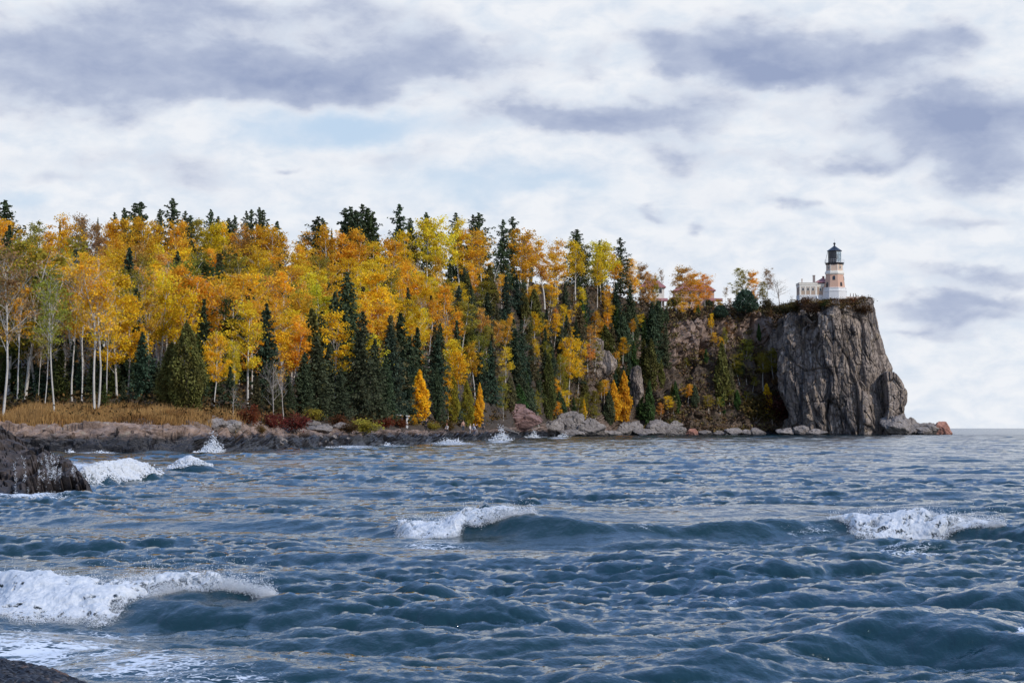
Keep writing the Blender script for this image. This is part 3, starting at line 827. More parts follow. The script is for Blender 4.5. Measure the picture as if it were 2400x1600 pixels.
# ---- wave-washed rock in the near left
def near_rock():
    us = np.linspace(-420, 235, 330); ds = np.linspace(55.5, 104, 300)
    U, D = np.meshgrid(us, ds)
    x = (U - 1200) / F * D
    # upper edge seen from the beach: photo row of the crest for each column, at its distance
    vc = np.interp(U, [-420, -100, 0, 35, 70, 110, 140, 170, 195, 210, 235], [960, 990, 1014, 1034, 1052, 1068, 1082, 1100, 1122, 1150, 1190])
    dcr = np.interp(U, [-420, 0, 120, 200, 235], [70, 68, 64, 60.5, 59])
    zc = CAMZ - (vc - HOR) * dcr / F
    front = np.interp(U, [-420, 0, 120, 190, 215], [56.2, 56.6, 57.2, 58.2, 59.5])
    s = (D - front) / (dcr - front)
    prof = np.where(s < 1, 1.0 * np.clip(s, -.6, 1) ** 1 * .35 + .65 * np.sqrt(np.clip(s, 0, 1)), 1 - ((D - dcr) / np.interp(U, [-420, 0, 100, 235], [60, 40, 18, 9])) ** 2)
    z = -0.5 + (zc + .5) * np.clip(prof, -.3, 1)
    # low upper block behind
    z2 = np.interp(U, [-420, -60, 10, 60, 95, 130], [3.2, 2.6, 2.1, 1.4, .8, -1]) * sstep(80, 84.5, D) * (1 - sstep(96, 103, D)) - .3
    z = np.maximum(z, z2)
    p = np.stack([x.ravel(), D.ravel(), z.ravel()], 1)
    f, c = facet(p * np.array([.7, .5, 1.1]), 401, .9); f2, c2 = facet(p * np.array([2.3, 2.0, 3.0]), 405, .9)
    dz = f * .42 - (1 - c) * .16 + f2 * .16 - (1 - c2) * .08 + (fbm(p * 1.3, 409, 4) - .5) * .5
    p[:, 2] += dz * .75; p[:, 1] -= dz * .8
    me = mesh_np('shore_rock', p, grid_quads(len(ds), len(us)), M_WET, False)
    o = link('shore_rock', me)
    tag(o, 'black wave-washed rock with water running off it, near left', 'rock')
    return p.reshape(len(ds), len(us), 3)
NR = near_rock()

# ---- pebble beach in the corner
us = np.linspace(-900, 260, 120); ds = np.linspace(9, 18.2, 90)
U, D = np.meshgrid(us, ds)
edge = np.interp(U, [-900, 0, 60, 130, 190, 260], [18.4, 16.5, 16.2, 15.7, 15.0, 14.0])
zb = (edge - D) * .055 + .02 + .03 * (fbm(np.stack([U.ravel() * .02, D.ravel() * 2, U.ravel() * 0], 1), 3, 3).reshape(U.shape) - .5)
bx_ = (U - 1200) / F * D
m_beach = simple_mat('wet_gravel', (.022, .020, .021), .45, .5, 20, .5)
me = mesh_np('beach', np.stack([bx_.ravel(), D.ravel(), zb.ravel()], 1), grid_quads(90, 120), m_beach, True)
tag(link('beach', me), 'dark pebble beach in the near left corner', 'beach', kind='structure')
def pebbles():
    n = 15000
    u = rng.uniform(-130, 225, n); d = rng.uniform(11.5, 17.0, n)
    e = np.interp(u, [-900, 0, 60, 130, 190, 260], [18.4, 16.5, 16.2, 15.7, 15.0, 14.0])
    k = d < e + .12 + rng.normal(0, .05, n); u = u[k]; d = d[k]; e = e[k]; n = len(u)
    bm_ = MB(); bm_.ball((0, 0, 0), 1, 7, 5)
    bv = np.array(bm_.v); bf = np.array([f for f in bm_.f])
    r = rng.uniform(.02, .058, n) * rng.uniform(.7, 1.25, n)
    sc = np.stack([r * rng.uniform(.8, 1.5, n), r * rng.uniform(.8, 1.3, n), r * rng.uniform(.5, .8, n)], 1)
    a = rng.uniform(0, 6.28, n); ca, sa = np.cos(a), np.sin(a)
    q = bv[None] * sc[:, None, :] * rng.uniform(.85, 1.12, (n, len(bv), 1))
    qx = q[..., 0] * ca[:, None] - q[..., 1] * sa[:, None]; qy = q[..., 0] * sa[:, None] + q[..., 1] * ca[:, None]
    q[..., 0] = qx + ((u - 1200) / F * d)[:, None]; q[..., 1] = qy + d[:, None]; q[..., 2] += ((e - d) * .055 + .045 + rng.uniform(0, .035, n))[:, None]
    fcs = (bf[None] + (np.arange(n) * len(bv))[:, None, None]).reshape(-1, 4)
    m, nt, out = new_mat('pebble_stone')
    t = N(nt, 'ShaderNodeAttribute', attribute_name='tint')
    c = ramp(nt, t.outputs['Fac'], [(0, (.006, .006, .008)), (.6, (.02, .02, .023)), (.88, (.045, .042, .042)), (.95, (.10, .06, .04)), (1, (.13, .11, .10))])
    principled(nt, out, c, .5, None, .3)
    me = mesh_np('pebbles', q.reshape(-1, 3), fcs, m, True, {'tint': np.repeat(rng.random(n), len(bv))})
    tag(link('pebbles', me), 'wet black pebbles covering the beach corner', 'pebbles', kind='stuff')
pebbles()
# ================================================================== trees
def bark(name, c1, c2, marks=True):
    m, nt, out = new_mat(name)
    n = noise_n(nt, scaled_pos(nt, 2.5, 2.5, 7.0, True), 1.0, 4, .6)
    n2 = noise_n(nt, scaled_pos(nt, 1, 1, .5, True), 1.3, 3)
    c = ramp(nt, n2, [(.35, tuple(x * .75 for x in c1)), (.65, c1)])
    if marks:
        c = mixc(nt, math_n(nt, 'GREATER_THAN', n, .63), c, c2)
    principled(nt, out, c, .8, n, .2, .3, .03)
    return m
M_BIRCH = bark('birch_bark', (.58, .54, .48), (.07, .06, .05))
M_BIRCH2 = bark('grey_birch_bark', (.48, .43, .38), (.10, .08, .07))
M_GREYB = bark('grey_bark', (.36, .32, .28), (.10, .085, .07))
M_BROWNB = bark('brown_bark', (.10, .075, .055), (.04, .03, .025))
M_LEAF = leaf_mat('autumn_leaves', .45)
M_NEEDLE = leaf_mat('needles', .12)

def cards(c, size, r, up=.35, elong=1.5, axis=None, jit=.7):
    """leaf-sized quads at the points c"""
    n = len(c)
    nrm_ = r.normal(size=(n, 3)); nrm_[:, 2] = np.abs(nrm_[:, 2]) + up
    nrm_ /= np.linalg.norm(nrm_, axis=1, keepdims=True)
    a = r.normal(size=(n, 3)) if axis is None else axis + jit * r.normal(size=(n, 3))
    a -= nrm_ * (a * nrm_).sum(1, keepdims=True); a /= np.linalg.norm(a, axis=1, keepdims=True) + 1e-9
    b = np.cross(nrm_, a)
    s = size if hasattr(size, '__len__') else np.full(n, size)
    s = (s * r.uniform(.65, 1.3, n))[:, None]
    q = np.stack([c - a * s * elong * .5, c + b * s * .5 - a * s * .1, c + a * s * elong * .5, c - b * s * .5 + a * s * .1], 1)
    return q.reshape(-1, 3), np.arange(4 * n).reshape(n, 4)

def leaf_mesh(name, c, size, r, mat, clump=None, **kw):
    v, f = cards(c, size, r, **kw)
    n = len(c)
    t = r.random(n) * .55 + (.45 * clump if clump is not None else .45 * r.random(n))
    return mesh_np(name, v, f, mat, False, {'tint': np.repeat(t, 4), 'clump': np.repeat(r.random(n) if clump is None else clump, 4)})

def branchy(seed, H=11.0, lean=.04, r0=.15, crown0=.38, limbs=14, llen=.24, up=1.0, forks=3, twig=1, fork_h=None):
    """trunk with limbs; returns mesh builder and a list of points along the outer wood"""
    r = random.Random(seed); mb = MB(); tips = []
    stems = [(Vector((0, 0, 0)), 0.0)]
    def stem(base, hdg, h0, h1, rad, wob):
        pts = []; p = base.copy(); n = 11
        dirv = Vector((hdg.x, hdg.y, 1)).normalized()
        for i in range(n + 1):
            pts.append(p.copy())
            dirv = (dirv + Vector((r.gauss(0, wob), r.gauss(0, wob), .04))).normalized()
            p = p + dirv * (h1 - h0) / n
        mb.tube(pts, [rad * (1 - .86 * i / n) + .012 for i in range(n + 1)], 7)
        return pts
    main = stem(Vector((0, 0, -.4)), Vector((r.gauss(0, lean), r.gauss(0, lean), 0)), 0, H * .97, r0, .035)
    trunks = [main]
    if fork_h:
        k = int(len(main) * fork_h); a = r.uniform(0, 6.28)
        trunks.append(stem(main[k], Vector((.28 * math.cos(a), .28 * math.sin(a), 0)), H * fork_h, H * .9, r0 * .7, .04))
    ga = r.uniform(0, 6.28)
    for i in range(limbs):
        tr = trunks[i % len(trunks)]
        f = crown0 + (.95 - crown0) * (i + .5) / limbs + r.uniform(-.02, .02)
        if tr is not main: f = .15 + .8 * (i + .5) / limbs
        k = min(f, .97) * (len(tr) - 1); j = int(k); p0 = tr[j].lerp(tr[min(j + 1, len(tr) - 1)], k - j)
        ga += 2.4 + r.uniform(-.5, .5)
        ll = H * llen * (1.15 - .75 * abs(f - .45)) * r.uniform(.6, 1.25)
        dv = Vector((math.cos(ga), math.sin(ga), r.uniform(.45, 1.1) * up)).normalized()
        pts = [p0]; p = p0.copy()
        for q in range(5):
            dv = (dv + Vector((r.gauss(0, .13), r.gauss(0, .13), .07 * up))).normalized(); p = p + dv * ll / 5; pts.append(p.copy())
        rl = r0 * (.42 - .25 * f)
        mb.tube(pts, [max(rl * (1 - .8 * q / 5), .012) for q in range(6)], 5)
        tips += pts[2:]
        for s in range(forks):
            b0 = pts[1 + s % 4]; dv2 = (dv + Vector((r.gauss(0, .7), r.gauss(0, .7), r.gauss(.15, .4)))).normalized()
            l2 = ll * r.uniform(.3, .6); b1 = b0 + dv2 * l2 * .5; b2 = b1 + (dv2 + Vector((r.gauss(0, .3), r.gauss(0, .3), .15))).normalized() * l2 * .5
            mb.tube([b0, b1, b2], [max(rl * .4, .012), .012, .008], 4, False); tips += [b1, b2]
            for w in range(twig):
                e = b2 + Vector((r.gauss(0, .4), r.gauss(0, .4), r.gauss(.2, .35))) * ll * .35
                mb.tube([b1, (b1 + e) / 2 + Vector((0, 0, .06)), e], [.011, .008, .006], 3, False); tips.append(e)
    return mb, np.array(tips)

def birch(seed, H=11.0, dens=1.0, leaf=.23, fill=34, crown0=.38, cw=.2, lean=.04, bk=M_BIRCH, spread=.55, r0=.14, **kw):
    r = np.random.default_rng(seed)
    mb, tips = branchy(seed, H, lean, r0, crown0, **kw)
    # clumps of leaves: on the wood, and filling an irregular crown
    ctr = tips[r.integers(0, len(tips), int(30 * dens) + 8)] + r.normal(0, .15, (int(30 * dens) + 8, 3))
    a = r.uniform(0, 6.28, fill); zz = r.uniform(crown0 + .03, .99, fill)
    env = np.sin(np.clip((zz - crown0 + .06) / (1.06 - crown0), 0, 1) * np.pi) ** .6 * (1 - .35 * (zz - crown0))
    lob = 1 + .35 * np.sin(a * 2 + seed) + .25 * np.sin(a * 3 + zz * 9 + seed * 2)
    rr = H * cw * env * lob * np.sqrt(r.uniform(.25, 1, fill))
    ctr = np.concatenate([ctr, np.stack([rr * np.cos(a), rr * np.sin(a), zz * H], 1)])
    n = int(50 * dens)
    sz = r.uniform(.35, 1.0, len(ctr)) * spread * H / 11
    pts = (ctr[:, None, :] + r.normal(size=(len(ctr), n, 3)) * (sz[:, None, None] * np.array([1, 1, .62]))).reshape(-1, 3)
    cl = np.repeat(r.random(len(ctr)), n)
    k = r.random(len(pts)) < .92
    return mb.mesh('trunk', bk, True), leaf_mesh('crown', pts[k], leaf * H / 11, r, M_LEAF, cl[k])

def spruce(seed, H=12.0, Rb=2.0, levels=34, ragged=.25, bare=.08, droop=.35, card=.34, top=.1, dens=7, pw=.85):
    r = np.random.default_rng(seed); mb = MB()
    mb.tube([(0, 0, -.5), (0, 0, H * .5), (r.normal(0, .06), r.normal(0, .06), H)], [.17, .1, .02], 7)
    C = []; AX = []
    for i in range(levels):
        f = i / (levels - 1); z = H * (bare + (1 - bare) * f ** .92)
        L0 = Rb * (1 - f) ** pw + top * (1 - f) + .05
        nb = max(4, int(r.integers(5, 9) * (1 - .35 * f)))
        a0 = r.uniform(0, 6.28)
        for b in range(nb):
            a = a0 + 6.283 * b / nb + r.normal(0, .25)
            ll = L0 * (1 + r.normal(0, ragged)); ll = max(ll, .15)
            if r.random() < ragged * .45: continue
            k = max(2, int(dens * ll / Rb + 2)); s = (np.arange(k) + r.uniform(.3, 1, k)) / k
            slope = droop * (1 - f) - .25 * f
            dz = -ll * s * slope + .28 * ll * s ** 2 * (1 - f)
            px_ = np.stack([np.cos(a) * ll * s, np.sin(a) * ll * s, z + dz], 1)
            for rep in range(4):
                off = r.normal(0, 1, (k, 3)) * np.array([.16, .16, .10]) * (.4 + ll / Rb)
                C.append(px_ + off); AX.append(np.tile([np.cos(a), np.sin(a), -.35], (k, 1)))
            if r.random() < .5:
                mb.tube([(0, 0, z), tuple(px_[-1])], [.035, .008], 3, False)
    C = np.concatenate(C); AX = np.concatenate(AX)
    return mb.mesh('trunk', M_BROWNB, True), leaf_mesh('crown', C, card, r, M_NEEDLE, None, up=.5, elong=1.9, axis=AX, jit=.35)

def cedar(seed, H=9.0, Rb=1.9, n=3600, card=.26, mat=None, peak=.3, lump=.22, bare=.03, pw=1.0):
    r = np.random.default_rng(seed); mb = MB()
    mb.tube([(0, 0, -.4), (0, 0, H * .5), (0, 0, H * .95)], [.2, .12, .02], 7)
    for i in range(16):
        a = r.uniform(0, 6.28); z = r.uniform(bare + .02, .85) * H; q = Rb * .8 * (1 - z / H)
        mb.tube([(0, 0, z), (q * math.cos(a), q * math.sin(a), z + q * .5)], [.035, .012], 3, False)
    f = r.beta(1.25, 1.5, n) ; a = r.uniform(0, 6.28, n)
    env = np.where(f < peak, (.55 + .45 * f / peak), ((1 - f) / (1 - peak)) ** (.75 * pw))
    lob = 1 + lump * (np.sin(a * 3 + f * 14 + seed) * .6 + np.sin(a * 5 - f * 23 + seed * 3) * .5 + np.sin(f * 31 + a) * .4)
    rr = Rb * env * lob * np.sqrt(r.uniform(.35, 1, n))
    z = H * (bare + (1 - bare) * f) + .1 * r.normal(size=n)
    c = np.stack([rr * np.cos(a), rr * np.sin(a), z], 1)
    ax = np.stack([np.cos(a) * .5, np.sin(a) * .5, np.full(n, 1.0)], 1)
    cl = (np.sin(a * 3 + f * 14 + seed) * .5 + .5)
    return mb.mesh('trunk', M_BROWNB, True), leaf_mesh('crown', c, card, r, mat or M_NEEDLE, cl, up=.15, elong=1.7, axis=ax, jit=.5)

def shrub(seed, H=2.0, Rb=1.6, n=1500, card=.16, mat=None):
    r = np.random.default_rng(seed); mb = MB()
    cs = []
    for i in range(15):
        a = r.uniform(0, 6.28); q = Rb * r.uniform(.2, .95); h = H * math.sqrt(max(.05, 1 - (q / Rb) ** 2 * .8)) * r.uniform(.6, 1.05)
        e = Vector((q * math.cos(a), q * math.sin(a), h)); mb.tube([(0, 0, -.2), (e.x * .4, e.y * .4, h * .55), e], [.03, .02, .008], 4, False)
        cs += [e, e * .75 + Vector((0, 0, .1)), e * .5]
    cs = np.array([list(c) for c in cs]); ix = r.integers(0, len(cs), n)
    c = cs[ix] + r.normal(0, 1, (n, 3)) * np.array([Rb * .17, Rb * .17, H * .12]); c[:, 2] = np.abs(c[:, 2])
    return mb.mesh('trunk', M_GREYB, True), leaf_mesh('crown', c, card, r, mat or M_LEAF, (ix % 7) / 7., elong=1.3)

AMBER, GOLD, YELLOW, ORANGE = (.82, .435, .040), (.86, .52, .032), (.80, .59, .045), (.74, .37, .08)
RUST, OLIVE, GREEN, PALEG = (.42, .23, .10), (.33, .26, .04), (.085, .10, .03), (.42, .37, .06)
DKGREEN, BLUEGREEN, CEDARC, CEDARG, BROWNC = (.078, .098, .052), (.058, .086, .055), (.115, .108, .034), (.062, .105, .034), (.12, .10, .05)
RED = (.22, .05, .04)
CNAME = {AMBER: 'amber', GOLD: 'golden', YELLOW: 'yellow', ORANGE: 'orange', RUST: 'thin rust-brown', OLIVE: 'olive', GREEN: 'dull green', PALEG: 'yellow-green',
         DKGREEN: 'dark green', BLUEGREEN: 'blackish green', CEDARC: 'olive green', CEDARG: 'bright green', BROWNC: 'brownish green', RED: 'red'}

BV = [birch(300 + i, 11, 1.0, .175, 20 + 4 * (i % 4), .34 + .06 * (i % 3), .16 + .018 * (i % 5), forks=2, limbs=11, spread=.50) for i in range(12)]      # hillside crowns
FV = [birch(340 + i, 14, .8, .13, 20 + 3 * (i % 3), .44 + .06 * (i % 2), .14, .03, spread=.42, r0=.10, limbs=17, llen=.22, forks=4, twig=2, up=1.5, fork_h=(.5 if i % 2 else None)) for i in range(6)]  # tall shore birches, thin leaves
FD = [birch(360 + i, 13, 1.25, .15, 46, .22 + .06 * i, .20, .05, spread=.46, r0=.12, limbs=16, llen=.25, forks=3) for i in range(3)]          # dense front crowns
BARE = [birch(380 + i, 9, .25, .15, 4, .45, .1, .10, bk=M_BIRCH2, spread=.4, r0=.085, limbs=11, llen=.2, forks=3, twig=2, up=1.6, fork_h=.5) for i in range(4)]
BAREG = [birch(390 + i, 9, .10, .15, 0, .3, .1, .08, bk=M_GREYB, spread=.4, r0=.15, limbs=16, llen=.33, forks=5, twig=3, fork_h=.35, up=.7) for i in range(2)]
SNAG = [birch(400 + i, 8, .03, .12, 0, .5, .1, .12, bk=M_BIRCH, spread=.3, r0=.12, limbs=5, llen=.12, forks=1, twig=0) for i in range(3)]
SV = [spruce(420 + i, 12, 1.9 + .2 * (i % 4), 40, .30 + .06 * (i % 3), .06, .30 + .08 * (i % 3), .27, dens=8) for i in range(7)]
SR = [spruce(440 + i, 12, 2.7, 30, .40, .10, .22, .25, .1, 9, .62) for i in range(4)]       # ragged skyline spruces
SF = [spruce(450 + i, 12, 2.6, 42, .24, .02, .38, .22, .1, 11, .75) for i in range(3)]        # big shore spruces
CV = [cedar(460 + i, 9, 1.55 + .2 * (i % 3), 3200, .25, peak=.28 + .07 * (i % 3)) for i in range(5)]
CB = [cedar(470 + i, 9, 1.9, 6500, .17, peak=.36, lump=.18) for i in range(2)]
LV = [cedar(480 + i, 9, 1.7, 2600, .26, M_LEAF, peak=.34, lump=.32, bare=.06) for i in range(3)]
DOME = cedar(490, 4.2, 2.6, 4200, .22, peak=.22, lump=.2, pw=.62)
SHV = [shrub(500 + i) for i in range(4)]
KIND = {'birch': (BV, 11, 'birch_tree', 'birch tree', 'birch'), 'front': (FV, 14, 'birch_tree', 'birch tree', 'tall birch'), 'dense': (FD, 13, 'birch_tree', 'birch tree', 'full-crowned birch'),
        'bare': (BARE, 9, 'bare_birch_tree', 'birch tree', 'bare white birch'), 'greybare': (BAREG, 9, 'bare_tree', 'bare tree', 'leafless grey tree'), 'snag': (SNAG, 8, 'dead_tree', 'dead tree', 'dead white trunk'),
        'spruce': (SV, 12, 'spruce_tree', 'spruce tree', 'spruce'), 'sky': (SR, 12, 'spruce_tree', 'spruce tree', 'ragged spruce'), 'shore': (SF, 12, 'spruce_tree', 'spruce tree', 'broad spruce'),
        'cedar': (CV, 9, 'cedar_tree', 'cedar tree', 'cedar'), 'bigcedar': (CB, 9, 'cedar_tree', 'cedar tree', 'large cedar'), 'cone': (LV, 9, 'birch_tree', 'birch tree', 'cone-shaped birch'),
        'dome': ([DOME], 4.2, 'pine_tree', 'pine tree', 'low round pine'), 'shrub': (SHV, 2.0, 'shrub', 'shrub', 'shrub')}
GROUPS = {'birch': 'autumn birches on the hillside', 'front': 'tall birches along the shore', 'dense': 'tall birches along the shore', 'cone': 'autumn birches on the hillside', 'bare': 'bare birches and dead trunks', 'greybare': 'bare birches and dead trunks',
          'snag': 'bare birches and dead trunks', 'spruce': 'spruces on the hillside', 'sky': 'spruces on the skyline', 'shore': 'spruces along the shore', 'cedar': 'cedars on the slope', 'bigcedar': 'cedars on the slope', 'dome': None, 'shrub': 'shrubs along the shore'}
TREES = []
_tc = {}
def plant(kind, p, H, color, wid=1.0, tilt=0.0, label=None, var=None, tdir=None):
    vs, h0, nm, cat, word = KIND[kind]
    k = _tc.get(kind, 0); _tc[kind] = k + 1
    tr, cr = vs[(k * 5 + k // len(vs)) % len(vs) if var is None else var]
    root = empty(nm, p, rng.uniform(0, 6.283))
    s = H / h0; root.scale = (s * wid, s * wid, s)
    if tilt:
        ax = rng.uniform(0, 6.28) if tdir is None else tdir
        root.rotation_euler = (tilt * math.sin(ax) * -1, tilt * math.cos(ax), root.rotation_euler[2])
    t = link('trunk', tr, root); c = link('crown', cr, root)
    lum = 1 + rng.normal(0, .10); col = tuple(x * lum * (1 + rng.normal(0, .03)) for x in color)
    j = rng.normal(0, .05); c.color = (min(.95, col[0] * (1 + j)), col[1], col[2], 1)
    root['category'] = cat
    if GROUPS[kind]: root['group'] = GROUPS[kind]
    u, v = proj(*p); vt = proj(p[0], p[1], p[2] + H)[1]
    if label: root['label'] = label
    else: TREES.append((root, kind, CNAME[color], word, u, v, vt))
    return root

def at_v(kind, u, vtop, vbase, color, wid=1.0, tilt=0.0, label=None, var=None, tdir=None, t0=1.0):
    p, t = land_v(u, vbase, t0)
    return plant(kind, p - Vector((0, 0, .1)), (vbase - vtop) * p.y / F, color, wid, tilt, label, var, tdir)
def at_t(kind, u, vtop, t, color, wid=1.0, tilt=0.0, label=None, var=None):
    p = land_t(u, t); vb_ = proj(*p)[1]
    return plant(kind, p - Vector((0, 0, .2)), max((vb_ - vtop), 12) * p.y / F, color, wid, tilt, label, var)

# ---- skyline spruces
for u, vt, k, w in ((8,468,'spruce',1.2),(137,512,'cedar',.35),(151,516,'cedar',.35),(190,510,'sky',.7),(226,508,'cedar',.4),(239,503,'snag',.6),(265,497,'sky',.6),(288,486,'sky',.75),(314,476,'spruce',1.15),(327,472,'spruce',1.1),
                    (372,489,'sky',.7),(402,464,'sky',1.0),(432,494,'spruce',.7),(443,504,'spruce',1.0),(492,490,'sky',.75),(508,506,'sky',.9),(534,510,'spruce',1.0),(548,504,'spruce',.6),(576,494,'sky',.7),(587,490,'sky',.7),(606,485,'spruce',.75),(614,492,'sky',.8),
                    (648,518,'spruce',.9),(744,507,'sky',1.2),(756,511,'sky',1.0),(776,534,'cedar',.4),(808,487,'spruce',1.1),(821,484,'spruce',1.1),(832,494,'spruce',1.0),(848,479,'sky',1.0),(862,487,'sky',1.1),(872,500,'spruce',.9),
                    (936,478,'spruce',1.0),(961,510,'sky',.8),(998,497,'sky',.9),(1067,499,'sky',.9),(1079,541,'cedar',.4),(1107,503,'sky',.8),(1122,498,'sky',1.15),(1180,514,'sky',.9),(1200,508,'spruce',1.0),(1229,556,'cedar',.35),(1244,564,'cedar',.35),
                    (1350,537,'spruce',1.35),(1410,563,'spruce',.7),(1453,557,'sky',1.05)):
    at_t('sky' if k == 'spruce' else k, u, vt, 5.93 + rng.uniform(-.1, .15), DKGREEN if k != 'snag' else RUST, w * (.86 if k != 'cedar' else .7))
# ---- golden crowns along the skyline
for u in np.arange(-120, 1480, 34):
    vt = np.interp(u, [-120, 100, 230, 400, 560, 640, 700, 780, 900, 960, 1010, 1060, 1110, 1160, 1230, 1290, 1360, 1400, 1440, 1480],
                   [516, 520, 508, 520, 516, 535, 548, 540, 548, 538, 520, 514, 545, 552, 548, 562, 572, 566, 580, 620]) + rng.normal(0, 8)
    c = [AMBER, AMBER, GOLD, ORANGE, OLIVE, RUST][int(rng.choice(6, p=[.34, .2, .2, .12, .08, .06]))]
    if 985 < u < 1080 or 1380 < u < 1430: c = YELLOW
    at_t('birch', u + rng.uniform(-8, 8), vt, 5.75 + rng.uniform(-.15, .2), c, rng.uniform(.85, 1.15))

